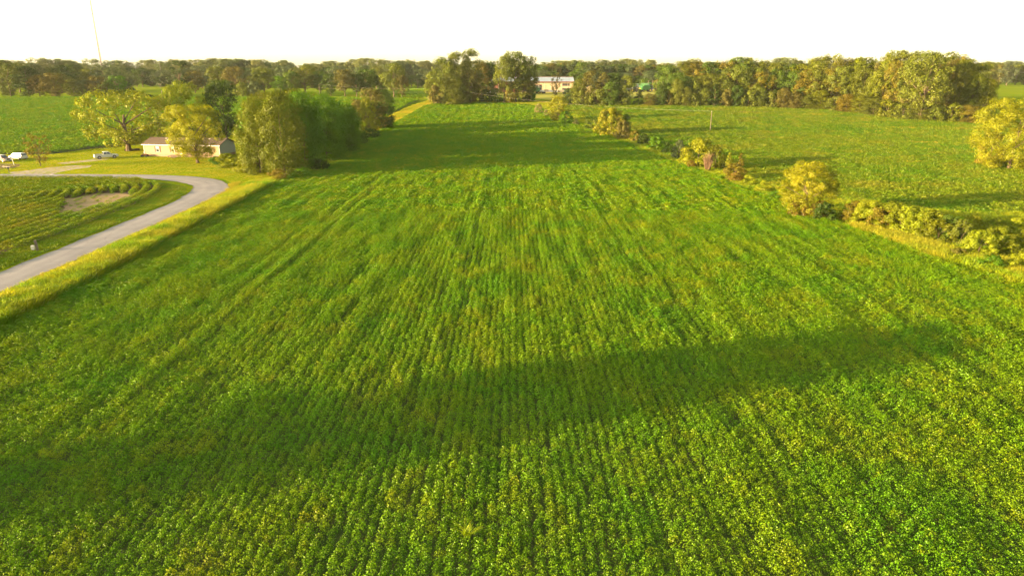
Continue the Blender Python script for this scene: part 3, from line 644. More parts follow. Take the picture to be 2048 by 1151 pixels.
for i, (px, top, w) in enumerate(sorted([(370,136,50),(402,131,52),(430,138,40),(455,140,50),(492,136,46),(520,133,40),(548,137,56),(572,131,48),(596,136,40),(622,133,46),(650,134,44),(676,132,52),(702,134,44),(728,131,50),(752,133,46),(776,128,40),(803,121,52),(822,128,44),(842,137,46),(862,140,40),(835,150,50)])):
    tree(px, -(500+rt.random()*60), top, w, 'round', rt.choice(['GY', 'DG', 'GY', 'OL']), 'hazy skyline tree, %s from the tall airy tree towards the central clump' % ORD[i], group='hazy skyline trees left of the central clump')
# ---- central clump
CC = [(868,208,142,40,'tall','OL'),(885,209,114,60,'tall','OL'),(912,208,103,52,'tall','OL'),(943,205,97,54,'tall','OL'),(962,-352,124,44,'tall','BR'),(940,208,140,46,'round','BR'),(905,210,150,52,'vine','OL'),(925,209,165,40,'bush','OL'),(875,210,165,36,'bush','BR'),
 (984,-352,122,30,'oak','DG'),(1008,208,112,48,'oak','OL'),(1032,207,102,62,'oak','OL'),(1058,206,112,40,'oak','OL'),(1046,207,150,44,'tall','OL'),(972,206,178,30,'bush','DG'),(992,206,176,34,'bush','GR'),(1020,208,170,26,'bush','GO'),(1060,205,172,26,'bush','BG')]
for i, a in enumerate(sorted(CC)): tree(*a, '%s %s, %s from the left in the tall central clump' % (CN[a[5]], 'undergrowth shrub' if a[4]=='bush' else SN[a[4]]+' tree', ORD[i]), cat='bush' if a[4] == 'bush' else 'tree', group='tall central clump at the far field end')
tree(1112, 196, 146, 26, 'open1', 'BR', 'small lollipop shaped tree with bare forked trunk in front of the barn', dw=1)
# ---- row right of the barn
RB = [(1140,209,176,30,'vine','DG'),(1160,210,158,40,'vine','OL'),(1182,211,141,42,'tall','BR'),(1206,211,144,34,'tall','BR'),(1228,211,149,32,'tall','DG'),(1221,213,164,36,'vine','GR'),(1252,212,150,34,'tall','OL'),(1196,213,178,40,'bush','OL'),(1165,212,182,36,'bush','OL'),(1244,213,182,36,'bush','OL')]
for i, a in enumerate(sorted(RB)): tree(*a, '%s %s tree, %s from the barn in the row hiding its right end' % (CN[a[5]], SN[a[4]], ORD[i]), group='tree row at the right end of the barn')
LH = [(1278,212,178,28),(1300,213,187,28),(1322,213,170,24),(1338,213,182,26),(1354,213,158,30),(1372,214,174,28),(1392,214,163,28),(1410,214,176,26),(1430,215,168,32),(1452,215,178,30),(1474,215,171,30),(1498,216,180,34),(1520,216,174,30),(1545,217,182,32),(1568,218,176,32),
 (1592,219,186,34),(1618,220,190,36),(1642,221,180,36),(1668,223,192,38),(1694,226,188,40),(1720,229,190,42),(1748,233,196,46),(1778,237,200,48),(1808,240,206,46),(1838,242,204,48),(1872,244,208,48),(1905,246,206,50),(1938,248,210,48),(1965,250,222,40)]
for i, (px, by, ty, w) in enumerate(LH):
    k_ = rt.choice(['bush', 'vine', 'cone'] if px < 1480 else ['bush', 'vine']); c_ = rt.choice(['OL', 'BR', 'DG', 'OL'] if px < 1600 else ['OL', 'GO', 'OL', 'CG'])
    tree(px, by, ty, w, k_, c_, '%s %s shrub, %s from the barn along the foot of the right wood' % (CN[c_], SN[k_], ORD[i]), group='scrub along the foot of the right wood')
def prof(px):
    return np.interp(px, [1335,1360,1400,1440,1470,1500,1540,1562,1585,1610,1640,1675,1700,1730,1745,1775,1810,1850,1885,1905,1930,1955,1975,1992], [128,122,118,124,114,113,119,129,126,124,107,109,113,116,124,103,98,98,100,105,110,118,134,160])
i = 0
for px in range(1350, 1985, 22):
    k_ = rt.choice(['round', 'tall', 'vine', 'oak']); c_ = rt.choice(['OL', 'OL', 'GO', 'GR'] if px < 1600 else ['GO', 'OL', 'BR', 'CG'])
    i += 1; w = rt.uniform(44, 60); base = float(np.interp(px, [1350, 1560, 1700, 1800, 1990], [209, 212, 221, 231, 243]))
    tree(px+rt.uniform(-4, 4), base, min(prof(px)+rt.uniform(12, 34), base-50), w, k_, c_, '%s %s tree, %s from the barn in the front row of the right wood' % (CN[c_], SN[k_], ORD[i-1]), group='front row of the right wood')
i = 0
for px in list(range(1338, 1980, 27)):
    k_ = rt.choice(['round', 'tall', 'oak', 'round']); c_ = rt.choice(['OL', 'GO', 'OL', 'GR'] if px < 1600 else ['GO', 'OL', 'BR', 'CG'])
    i += 1; base = float(np.interp(px, [1350, 1560, 1700, 1800, 1990], [201, 204, 212, 220, 236]))
    tree(px+rt.uniform(-5, 5), base, prof(px)+rt.uniform(-1, 6), rt.uniform(56, 76), k_, c_, '%s %s crown, %s from the barn on the skyline of the right wood' % (CN[c_], SN[k_], ORD[i-1]), group='skyline trees of the right wood')
tree(1852, 243, 112, 96, 'oak2', 'OL', 'great tree with thick pale forked trunk in the middle of the tallest right trees', yaw=.3)
# ---- wood behind the barn
i = 0
for px in range(1072, 1350, 15):
    i += 1; tree(px, -(505+rt.random()*25), float(np.interp(px, [1070,1100,1180,1200,1260,1290,1330,1350], [128,125,121,124,122,128,126,126]))+rt.uniform(0, 8), rt.uniform(34, 46), rt.choice(['round', 'tall', 'oak']), rt.choice(['GY', 'GR', 'DG', 'OL', 'BR']), 'hazy tree, %s from the left on the skyline behind the barn' % ORD[i-1], group='hazy wood behind the barn')
i = 0
for px in range(1060, 1350, 24):
    i += 1; tree(px, -(490+rt.random()*10), rt.uniform(140, 152), rt.uniform(34, 46), rt.choice(['round', 'vine']), rt.choice(['GY', 'GR', 'DG', 'DG']), 'lower hazy tree, %s from the left at the wood edge behind the barn' % ORD[i-1], group='lower trees behind the barn')
for i, (px, ty, w) in enumerate([(1288,157,34),(1315,158,30),(1332,164,26),(1352,162,30),(1272,166,24)]): tree(px, -470, ty, w, 'bush', ['GR','GO','OL','OL','GR'][i], '%s rounded shrub behind the three short poles' % ['tall green','golden','small olive','wide olive','low green'][i], cat='bush', group='shrubs behind the three poles')
i = 0
for px in range(1984, 2090, 17):
    i += 1; tree(px, -(600+rt.random()*30), 121+rt.uniform(0, 8), rt.uniform(34, 50), 'round', rt.choice(['GY', 'BR', 'OL']), 'hazy tree, %s from the left beyond the field at the right edge' % ORD[i-1], group='hazy trees at the right frame edge')
# ---- hedge line right of the field
HD = [(1077,228,207,17,'fine1','PL','small pale shrub at the far start of the hedge'),(1093,233,219,15,'bush','PL','second small pale shrub of the hedge near the yellow green tree'),
 (1132,247,222,30,'fine1','BG','dark green round bush right at the foot of the yellow green hedge tree'),(1151,251,238,15,'bush','PL','little whitish bush just after the dark round bush'),
 (1176,260,241,20,'bush','GR','small green bush left of the big hedge bush'),(1190,263,238,20,'bush','OL','olive bush against the left side of the big hedge bush'),
 (1270,284,261,24,'bush','GO','low golden bush right of the big hedge bush'),(1288,291,267,28,'bush','DG','dark round bush in the middle of the hedge'),(1314,300,272,38,'fine1','BG','leafy green bush in the middle of the hedge'),
 (1336,308,284,26,'bush','GR','small green bush before the greyish bush'),(1358,320,279,28,'fine1','GY','greyish pointed bush left of the golden hedge bush'),(1500,372,349,34,'bush','YG','low yellow green weed mound between the two yellow bushes'),
 (1530,386,360,40,'bush','YG','yellow weedy mound left of the round golden tree'),(1552,400,380,30,'bush','BG','small green weed mound against the round golden tree'),(1650,446,404,44,'bush','DG','dark shaded bush behind the round golden tree')]
for a in HD: tree(*a, cat='bush', group='hedge bushes along the right edge of the central field')
tree(1117, 243, 190, 44, 'fine2', 'YL', 'upright yellow green tree in the hedge in front of the barn', dw=1)
tree(1222, 272, 215, 62, 'fine1', 'YL', 'big yellow topped bush in the far part of the hedge', dw=1, cat='bush')
tree(1248, 268, 228, 30, 'vine1', 'GR', 'green right shoulder of the far hedge thicket', dw=1, cat='bush')
tree(1246, 280, 240, 32, 'fine1', 'BR', 'brown withered bush in front of the big yellow topped bush', cat='bush')
tree(1398, 334, 276, 76, 'fine1', 'YL', 'broad golden yellow bush around the dead twiggy shrub', dw=1, cat='bush')
tree(1432, 340, 290, 44, 'fine1', 'CG', 'yellow green bush right of the dead twiggy shrub', cat='bush')
tree(1384, 338, 320, 26, 'bush', 'OR', 'small orange leaved bush left of the dead twiggy shrub', cat='bush')
tree(1459, 352, 305, 26, 'cone', 'YL', 'left spire of the twin pointed yellow bush', cat='bush')
tree(1481, 352, 306, 26, 'cone', 'GO', 'right spire of the twin pointed yellow bush', cat='bush')
tree(1469, 362, 326, 52, 'fine1', 'GO', 'spreading golden bush under the two pointed spires', cat='bush')
tree(1474, 366, 344, 36, 'bush', 'OR', 'low orange brown bush at the foot of the twin pointed bush', cat='bush')
tree(1617, 432, 322, 116, 'ball0', 'YL', 'round golden tree standing alone in the hedge, nearest to the camera', dw=1, yaw=2.2)
tree(1600, 436, 396, 44, 'bush', 'OR', 'orange leaved undergrowth at the left foot of the round golden tree', cat='bush')
tree(1637, 440, 400, 40, 'bush', 'OR', 'orange leaved undergrowth at the right foot of the round golden tree', cat='bush')
tree(2035, 342, 197, 165, 'ball1', 'YL', 'huge golden tree cut by the right frame edge', dw=1, yaw=4.0)
tree(1985, 332, 262, 60, 'fine1', 'GO', 'lower left skirt bush of the huge golden tree', cat='bush')
VB = [(1712,446,402,60,'GO'),(1745,453,400,76,'YG'),(1782,462,404,80,'VT'),(1822,471,412,80,'YG'),(1860,480,420,76,'VT'),(1896,488,430,56,'GR'),(1925,498,438,50,'OL'),(1960,520,460,64,'YG'),(1990,470,436,56,'VT'),(2035,470,434,60,'YG'),(1945,462,428,44,'YL'),(2020,520,478,64,'CG'),(2000,500,452,76,'VT'),(2050,548,505,70,'YG'),(1985,545,510,50,'BG'),(2060,500,455,80,'VT'),(1915,520,496,50,'BR'),(1728,452,412,60,'YG'),(1765,460,412,70,'GO'),(1802,468,418,74,'VT'),(1842,478,424,74,'YG'),(1878,490,438,64,'CG')]
for i, (px, by, ty, w, c) in enumerate(sorted(VB)): tree(px, by, ty, w, 'fine1', c, '%s mound, %s of the low vine tangle right of the round golden tree' % (CN[c], ORD[i]), cat='bush', group='low vine tangle at the right edge')
# dead twiggy shrub
mb = MB(); rg = random.Random(8)
for k in range(90):
    a = rg.uniform(0, 6.28); r = rg.uniform(0, .45); h = rg.uniform(2.4, 4.6); q = rg.uniform(.2, 1.3)
    x0, y0 = r*math.cos(a), r*math.sin(a); mb.tube([(x0, y0, 0), (x0+q*.4*math.cos(a), y0+q*.4*math.sin(a), h*.5), (x0+q*math.cos(a)+rg.uniform(-.2,.2), y0+q*math.sin(a), h)], [.05, .04, .012], 3)
    for j in range(3):
        t = rg.uniform(.4, .9); s_ = Vector((x0+q*.8*t*math.cos(a), y0+q*.8*t*math.sin(a), h*t)); mb.tube([s_, s_+Vector((rg.uniform(-.5,.5), rg.uniform(-.5,.5), rg.uniform(.3,.9)))], [.03, .01], 3)
p = gp(1414, 345); o = mb.build('dead_bush', M['twig'], label='dead pinkish brown twiggy shrub in the middle of the golden hedge bush', cat='bush'); o.location = p
# far background woods (one hazy mass)
rg = np.random.RandomState(77); fx, fy = [], []
for Y0, n in ((640, 170), (900, 220), (1300, 240)):
    xx = rg.uniform(-.85*Y0-60, .85*Y0+60, n); m = ~((xx > .62*Y0) & (Y0 < 700)) ; xx = xx[m]; fx.append(xx); fy.append(Y0+rg.uniform(-30, 60, len(xx)))
fx = np.concatenate(fx); fy = np.concatenate(fy)
wm = []
for k in ('round0', 'round2', 'tall1', 'oak0', 'round3'):
    me = PROTO[k][0].copy(); me.materials.clear(); wm.append(me)
fm = leaf_mat('far wood leaves', (.05,.08,.022), (.10,.11,.035), .3, .02); [w.materials.append(fm) for w in wm]
hs_ = 17+6*vnoise(fx/60, fy/60)+rg.uniform(-2, 2, len(fx)); wd = hs_*rg.uniform(.75, 1.1, len(fx))
scatter('far_wood', proto_collection('far_wood_tree', wm), np.stack([fx, fy, gz(fy)], 1), wd, rg.rand(len(fx))*0, rg, 'hazy far woods along the whole horizon', aspect=hs_/wd, lean=.01)
#ENDTREES#
#OBJ#
# ------------------------------------------------------------------ mobile home
hl = gp(291, 312.5); hr = gp(440.6, 315.5); hang = math.atan2(hr.y-hl.y, hr.x-hl.x); HLN = (hr-hl).length; HD_ = 8.2; WH = 3.25
house = empty('mobile_home', (hl.x, hl.y, hl.z), hang, label='long low cream mobile home with brown shingle roof behind the golden yard tree', cat='house')
MB().box(0, HLN, 0, HD_, -.1, .72).build('skirting', M['skirt'], house)
w = MB(); w.box(-.03, HLN+.03, -.03, HD_+.03, .72, WH); w.build('wall', M['cream'], house)
g = MB()
for x0, x1 in ((-.05, -.002), (HLN+.032, HLN+.09)):
    pr = [(-.03, .72), (HD_+.03, .72), (HD_+.03, WH), (HD_/2, WH+1.45), (-.03, WH)]
    n = 5; g.add([(x0, y, z) for y, z in pr]+[(x1, y, z) for y, z in pr], [tuple(range(n)), tuple(range(2*n-1, n-1, -1))]+[(i, (i+1) % n, n+(i+1) % n, n+i) for i in range(n)])
g.build('gable', M['gable'], house)
rf = MB(); ry = HD_/2; rz = WH+1.55; ov = .38
rf.slab((-.5, -ov, WH-.02), (HLN+.5, -ov, WH-.02), (HLN+.5, ry, rz), (-.5, ry, rz), (0, -.35, 1), .10)
rf.slab((HLN+.5, HD_+ov, WH-.02), (-.5, HD_+ov, WH-.02), (-.5, ry, rz), (HLN+.5, ry, rz), (0, .35, 1), .10)
rfo = rf.build('roof', M['shingle'], house)
for x_, r_, h_ in ((6.1, .1, .55), (9.5, .07, .4), (14.2, .12, .35)):
    MB().cyl((x_, 1.9, WH+.62+h_/2), (0, 0, 1), r_, h_+.2, 8).build('roof_vent', M['white'], rfo)
for x_ in (4.6, 12.0, 17.5): MB().box(x_, x_+.45, 3.2, 3.6, WH+1.22, WH+1.48).build('roof_vent', M['white'], rfo)
MB().box(-.52, HLN+.52, -ov-.06, -ov-.005, WH-.16, WH+.06).build('fascia', M['white'], house)
MB().box(-.52, HLN+.52, HD_+ov+.005, HD_+ov+.06, WH-.16, WH+.06).build('fascia', M['white'], house)
for x_ in (-.10, HLN-.02): MB().box(x_, x_+.14, -.10, -.035, .72, WH-.1).build('corner_trim', M['white'], house)
for x_ in (3.5, 8.0, 12.2, 18.0):
    fr = MB(); 
    for b in ((x_, x_+.95, 1.28, 1.36), (x_, x_+.95, 2.72, 2.80), (x_, x_+.07, 1.36, 2.72), (x_+.88, x_+.95, 1.36, 2.72), (x_+.07, x_+.88, 2.0, 2.07)): fr.box(b[0], b[1], -.09, -.035, b[2], b[3])
    f_ = fr.build('window', M['white'], house)
    MB().box(x_+.07, x_+.88, -.06, -.04, 1.36, 2.0).build('pane', M['glass'], f_); MB().box(x_+.07, x_+.88, -.055, -.038, 2.07, 2.72).build('pane', M['glass'], f_)
    MB().box(x_+.12, x_+.83, -.0605, -.056, 2.2, 2.68).build('curtain', M['white'], f_)
    for sx in (x_-.42, x_+1.02):
        s_ = MB().box(sx, sx+.36, -.085, -.035, 1.24, 2.84)
        for k in range(9): s_.box(sx+.05, sx+.31, -.105, -.087, 1.32+k*.165, 1.42+k*.165)
        s_.build('shutter', M['shutter'], house)
dr = MB().box(10.3, 11.25, -.08, -.035, .78, 2.85).build('door', M['white'], house); MB().cyl((11.1, -.12, 1.75), (0, 1, 0), .05, .08, 8).build('handle', M['black'], dr)
st = empty('porch_steps', house.matrix_basis @ Vector((8.0, -1.25, 0)), hang, label='small dark timber porch platform against the front wall under the golden yard tree', cat='porch')
MB().box(-.2, 3.6, -.5, 1.1, .42, .5).build('deck', M['shutter'], st)
for x_, y_ in ((-.1, -.4), (3.4, -.4), (-.1, .95), (3.4, .95)): MB().box(x_, x_+.12, y_, y_+.12, -.02, .42).build('post', M['shutter'], st)
for k in range(3): MB().box(1.2, 2.5, -.78-.28*k, -.52-.28*k, .28-.12*k, .34-.12*k).build('step', M['shutter'], st)
lpd = gp(471, 292)
mb = MB().cyl((0, 0, 1.9), (0, 0, 1), .09, 5.6, 8).box(-.16, .16, -.14, -.09, 2.0, 2.5)
p_ = Vector((hr.x+3.2, hr.y+10.5, 0)); p_.z = float(gz(p_.y)); o = mb.build('meter_pole', M['white'], label='short pale meter pole sticking up behind the right end of the mobile home', cat='pole'); o.location = p_; o.scale = (1, 1, 1.25)

# ------------------------------------------------------------------ vehicles (nose towards +X)
def vehicle(name, loc, rz, L, W, prof, cab, paint, label, cat, wr=.36, ax=(.2, .8), tail=True, bed=None):
    """prof: lower body side outline, cab: greenhouse (bottom x0,x1,z, top x0,x1,z)"""
    root = empty(name, loc, rz, label=label, cat=cat)
    b = MB(); b.prism(prof, -W/2, W/2); body = b.build('body', paint, root, bevel=.05)
    (x0, x1, z0), (x2, x3, z1) = cab; w0 = W/2-.06; w1 = W/2-.24
    c = MB(); c.add([(x0,-w0,z0),(x1,-w0,z0),(x1,w0,z0),(x0,w0,z0),(x2,-w1,z1),(x3,-w1,z1),(x3,w1,z1),(x2,w1,z1)], [(0,3,2,1),(4,5,6,7),(0,1,5,4),(1,2,6,5),(2,3,7,6),(3,0,4,7)])
    c.build('cabin', paint, root, bevel=.04)
    def P(u, v, side):   # point on cabin side wall: u along, v up
        xa = x0+(x2-x0)*v; xb = x1+(x3-x1)*v; return (xa+(xb-xa)*u, side*(w0+(w1-w0)*v+.012), z0+(z1-z0)*v)
    cuts = {'car': ((.06, .36), (.39, .66), (.69, .93)), 'truck': ((.06, .44), (.48, .92)), 'van': ((.05, .30), (.33, .62), (.65, .93))}[cat if cat in ('car', 'van') else 'truck']
    for s in (-1, 1):
        for u0, u1 in cuts:
            q = [P(u0, .12, s), P(u1, .12, s), P(u1, .86, s), P(u0, .86, s)]
            MB().slab(*q, (0, s, 0), .012).build('side_window', M['glass'], root)
    def E_(xb, xt, sgn):
        q = []
        for v, yy in ((.12, -1), (.12, 1), (.88, 1), (.88, -1)):
            q.append((xb+(xt-xb)*v+sgn*.012, yy*(w0+(w1-w0)*v-.09), z0+(z1-z0)*v))
        return q
    MB().slab(*E_(x1, x3, 1), (1, 0, .4), .012).build('windscreen', M['glass'], root)
    MB().slab(*E_(x0, x2, -1), (-1, 0, .2), .012).build('rear_window', M['glass'], root)
    for a in ax:
        for s in (-1, 1):
            x_ = a*L-L/2
            MB().cyl((x_, s*(W/2-.06), wr+.03), (0, 1, 0), wr+.07, .14, 18).build('wheel_arch', M['black'], root)
            wh = MB().cyl((x_, s*(W/2-.05), wr), (0, 1, 0), wr, .24, 20).build('wheel', M['tyre'], root, bevel=.02)
            rm = MB().cyl((x_, s*(W/2+.075), wr), (0, 1, 0), wr*.62, .03, 16)
            rm.build('rim', M['rim'], wh)
    zf = prof[2][1]
    for s in (-1, 1):
        MB().box(L/2-.10, L/2+.012, s*(W/2-.30)-.2, s*(W/2-.30)+.2, .66, .84).build('headlight', M['clear_lens'], root, bevel=.02)
        MB().box(-L/2-.012, -L/2+.05, s*(W/2-.14)-.1, s*(W/2-.14)+.1, .75, 1.05).build('tail_light', M['red_lens'], root, bevel=.015)
    MB().box(L/2-.02, L/2+.05, -W/2+.05, W/2-.05, .36, .56).build('front_bumper', M['silver'] if paint != M['carwhite'] else M['black'], root, bevel=.03)
    MB().box(-L/2-.06, -L/2+.02, -W/2+.05, W/2-.05, .42, .60).build('rear_bumper', M['silver'], root, bevel=.03)
    MB().box(L/2-.03, L/2+.015, -.42, .42, .60, .84).build('grille', M['black'], root)
    for s in (-1, 1): MB().box(x1-.25, x1-.08, s*(W/2+.02)-.1, s*(W/2+.02)+.1, z0+.02, z0+.17).build('mirror', M['black'], root, bevel=.02)
    return root
def gloc(px, py): return gp(px, py)
# silver double cab pickup
prof = [(-2.85,.42),(2.78,.38),(2.85,.62),(2.78,.98),(1.25,1.10),(-2.85,1.10)]
pk = vehicle('pickup_truck', gloc(213, 316.5), R(40), 5.7, 1.95, prof, ((-.75, 1.35, 1.10), (-.62, .62, 1.82)), M['silver'], 'silver double cab pickup truck parked on the lawn at the end of the worn track', 'truck', wr=.39, ax=(.19, .82))
MB().box(-2.72, -.90, -.80, .80, 1.1005, 1.108).build('bed_floor', M['dark_in'], pk)
rl = MB(); rl.box(-2.85, -.85, -.975, -.84, 1.085, 1.20).box(-2.85, -.85, .84, .975, 1.085, 1.20).box(-2.85, -2.74, -.84, .84, 1.085, 1.20); rl.build('bed_rail', M['silver'], pk, bevel=.015)
# silver minivan
prof = [(-2.45,.36),(2.35,.34),(2.45,.60),(2.30,.88),(1.45,1.04),(-2.45,1.05)]
vehicle('minivan', gloc(37, 318.5), R(163), 4.9, 1.9, prof, ((-2.35, 1.5, 1.04), (-2.0, .55, 1.72)), M['silver'], 'silver minivan with dark side windows parked left of the leaning young tree', 'van', wr=.33, ax=(.2, .81))
# brown red sport utility car, partly out of frame
prof = [(-2.35,.40),(2.25,.38),(2.35,.62),(2.24,.95),(1.1,1.06),(-2.35,1.08)]
sv = vehicle('estate_car', gloc(6, 323), R(-22), 4.7, 1.85, prof, ((-2.2, 1.15, 1.07), (-1.9, .42, 1.66)), M['maroon'], 'dark red brown car with pale roof cut by the left frame edge', 'car', wr=.37, ax=(.19, .82))
MB().box(-1.86, .40, -.66, .66, 1.665, 1.69).build('roof_panel', M['silver'], sv, bevel=.01)
# white van nose behind the house corner
prof = [(-2.7,.45),(2.55,.40),(2.7,.62),(2.62,.98),(1.9,1.2),(-2.7,1.22)]
vehicle('work_van', Vector((hl.x+.4, hl.y+4.4, hl.z)), R(200), 5.4, 2.0, prof, ((-2.68, 1.95, 1.2), (-2.6, .95, 2.2)), M['carwhite'], 'white van with its nose showing past the left end of the mobile home', 'van', wr=.36, ax=(.2, .8))
# quad bike
qb = empty('quad_bike', gloc(295.5, 313.2), R(185), label='small red quad bike parked at the left corner of the mobile home', cat='quad bike'); qb.location.y -= .4; qb.location.x -= .6
MB().box(-.55, .5, -.22, .22, .42, .68).build('body', M['rust'], qb, bevel=.06); MB().box(-.5, .05, -.16, .16, .70, .84).build('seat', M['black'], qb, bevel=.04)
MB().tube([(.38, -.38, 1.0), (.3, 0, .96), (.38, .38, 1.0)], .03, 6).tube([(.55, 0, .5), (.3, 0, .96)], .035, 6).build('handlebar', M['black'], qb)
for x_ in (-.6, .62):
    MB().box(x_-.26, x_+.26, -.55, .55, .63, .68).build('mudguard', M['rust'], qb, bevel=.02)
    for s in (-1, 1): MB().cyl((x_, s*.45, .29), (0, 1, 0), .29, .22, 16).build('wheel', M['tyre'], qb)

# ------------------------------------------------------------------ roadside things
def wpole(px, by, ty, label, arm=True, r=.14, cat='utility pole', armang=0, dist=None):
    if dist: Y = dist; z = float(gz(Y)); X = (px-1024)/F*depth(Y, z)
    else: p = gp(px, by); X, Y, z = p
    h = top_z(Y, ty)-z; root = empty('utility_pole', (X, Y, z), armang, label=label, cat=cat)
    MB().tube([(0, 0, -.1), (.02, 0, h*.5), (0, 0, h)], [r, r*.85, r*.65], 8).build('pole', M['wood'], root)
    if arm:
        MB().box(-1.1, 1.1, -.14, -.04, h-.75, h-.6).build('crossarm', M['wood'], root)
        for x_ in (-1.0, -.45, .45, 1.0): MB().cyl((x_, -.09, h-.5), (0, 0, 1), .05, .18, 6).build('insulator', M['white'], root)
    else: MB().cyl((0, -.12, h-.25), (0, 0, 1), .05, .2, 6).build('insulator', M['white'], root)
    return Vector((X, Y, z+h))
pA = wpole(23, 197, 165, 'leaning grey utility pole in front of the left far wood', armang=.4)
pB = wpole(332, 242, 181, 'tall utility pole between the spreading tree and the yellow green one', arm=False)
pC = wpole(321, 177, 167, 'distant utility pole with crossarm on the far left field', dist=500)
pD = wpole(1420, 265, 222, 'single wooden utility pole standing in the field right of the hedge', arm=False, r=.13)
pE = wpole(640, 197, 168, 'thin utility pole in front of the middle tree row', dist=372, arm=False)
pF = wpole(885, 203, 176, 'utility pole half hidden in the central tree clump', dist=341, arm=False)
pG = Vector((190, 262, gz(262)+8.5))
def wire(a, b, sag, label, r=.014):
    pts = [a.lerp(b, i/24)-Vector((0, 0, sag*4*(i/24)*(1-i/24))) for i in range(25)]
    MB().tube(pts, r, 4).build('power_line', M['wire'], label=label, cat='power line')
wire(pA+Vector((0, 0, -.4)), pE, 2.2, 'upper power line from the leaning left pole to the middle tree row')
wire(pA+Vector((0, 0, -2.0)), pE+Vector((0, 0, -1.6)), 2.4, 'lower power line from the leaning left pole to the middle tree row')
wire(pE, pF, 1.2, 'upper power line running into the central tree clump')
wire(pE+Vector((0, 0, -1.6)), pF+Vector((0, 0, -1.6)), 1.3, 'lower power line running into the central tree clump')
wire(pF, pD, 2.0, 'power line from the central clump to the field pole')
wire(pD, pG, 1.4, 'upper power line from the field pole towards the right wood')
wire(pD+Vector((0, 0, -1.7)), pG+Vector((0, 0, -1.7)), 1.5, 'lower power line from the field pole towards the right wood')
wire(pA+Vector((0, 0, -.4)), pA+Vector((-160, 10, 0)), 2.0, 'power line leaving the frame left of the leaning pole')
# mailbox
mbx = empty('mailbox', gp(18.6, 346), R(20), label='dark rural mailbox on a pale post beside the road', cat='mailbox')
MB().box(-.06, .06, -.06, .06, 0, 1.05).build('post', M['wood'], mbx)
pr = [(-.2, 0), (.2, 0), (.2, .2)]+[(.2*math.cos(t), .2+.16*math.sin(t)) for t in np.linspace(.3, math.pi-.3, 6)]+[(-.2, .2)]
bx = MB().prism([(a*.9, 1.05+b) for a, b in pr], -.28, .28).build('box', M['black'], mbx); MB().box(.19, .21, -.1, 0, 1.2, 1.45).build('flag', M['rust'], bx)
cp = gp(28.5, 330.5); o = MB().tube([(0, 0, 0), (-.25, 0, 2.2)], .075, 8).cyl((-.26, 0, 2.24), (0, 0, 1), .10, .08, 8).build('marker_post', M['white'], label='leaning white marker post beside the ditch bank', cat='post'); o.location = cp
cv = empty('culvert', gp(11, 336), R(-25), label='concrete culvert pipe ends in the eroded ditch bank', cat='culvert'); cv.scale = (.7, .7, .7); cv.location.z -= .6
for k, x_ in enumerate((-.9, .9)):
    ring = MB(); n = 18
    for i in range(n):
        a0, a1 = 2*math.pi*i/n, 2*math.pi*(i+1)/n
        for ra, rb, ya, yb in ((.62, .62, 0, 2.2), (.5, .5, 2.2, 0), (.5, .62, 0, 0), (.62, .5, 2.2, 2.2)):
            ring.quad((x_+ra*math.cos(a0), ya, .45+ra*math.sin(a0)), (x_+ra*math.cos(a1), ya, .45+ra*math.sin(a1)), (x_+rb*math.cos(a1), yb, .45+rb*math.sin(a1)), (x_+rb*math.cos(a0), yb, .45+rb*math.sin(a0)))
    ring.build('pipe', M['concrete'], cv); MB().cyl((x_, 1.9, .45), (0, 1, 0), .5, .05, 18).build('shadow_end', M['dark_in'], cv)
MB().box(-2.4, 2.4, .25, .5, 1.12, 1.45).build('head_wall', M['concrete'], cv, bevel=.04)
# wooden post and small white utility box by the crop
p = gp(76, 503); o = MB().box(-.14, .14, -.13, .13, -.1, 1.55).box(-.02, .03, -.16, -.132, .2, 1.3).build('wooden_post', M['wood'], bevel=.02, label='stout pale wooden post in the ditch grass beside the road', cat='post'); o.location = p; o.rotation_euler = (.03, -.04, .5)
p = gp(67.5, 503); wb_ = empty('utility_box', p, .3, label='small white utility box left of the stout wooden post', cat='utility box')
MB().box(-.2, .2, -.16, .16, .25, .85).build('box', M['white'], wb_, bevel=.03); MB().box(-.06, .06, -.05, .05, -.02, .25).build('stem', M['rim'], wb_)
for i, (px, py) in enumerate([(269.5, 286), (271, 300)]):
    if i == 0:
        o = MB().box(-.07, .07, -.07, .07, 0, 1.3).build('fence_post', M['white'], label='thin white post right of the spreading tree trunk', cat='post'); o.location = gp(px, py)
# log pile at the foot of the spreading tree
lp = empty('log_pile', gp(264, 301), .5, label='low dark brush and log pile at the foot of the spreading tree', cat='log pile')
rg = random.Random(4)
for k in range(14):
    y_ = rg.uniform(-.9, .9); z_ = .15+rg.choice((0, 0, .26, .5))*(1-abs(y_)); x_ = rg.uniform(-.6, 1.2)
    MB().tube([(x_-1.4, y_, z_), (x_+1.2, y_+rg.uniform(-.3, .3), z_+rg.uniform(-.05, .1))], [.15, .11], 7).build('log', M['bark'], lp)
# litter beside the pickup and weed clump in the front field
wt = [tuft(60, .95, .05, .16, M['grass'], .8)]; o = link('grass_clump', wt[0], label='pale yellow arching grass clump alone in the near central field', cat='grass clump'); p = gp(935, 1088); o.location = (p.x, p.y, .45); o.scale = (1.0, 1.0, .9); 
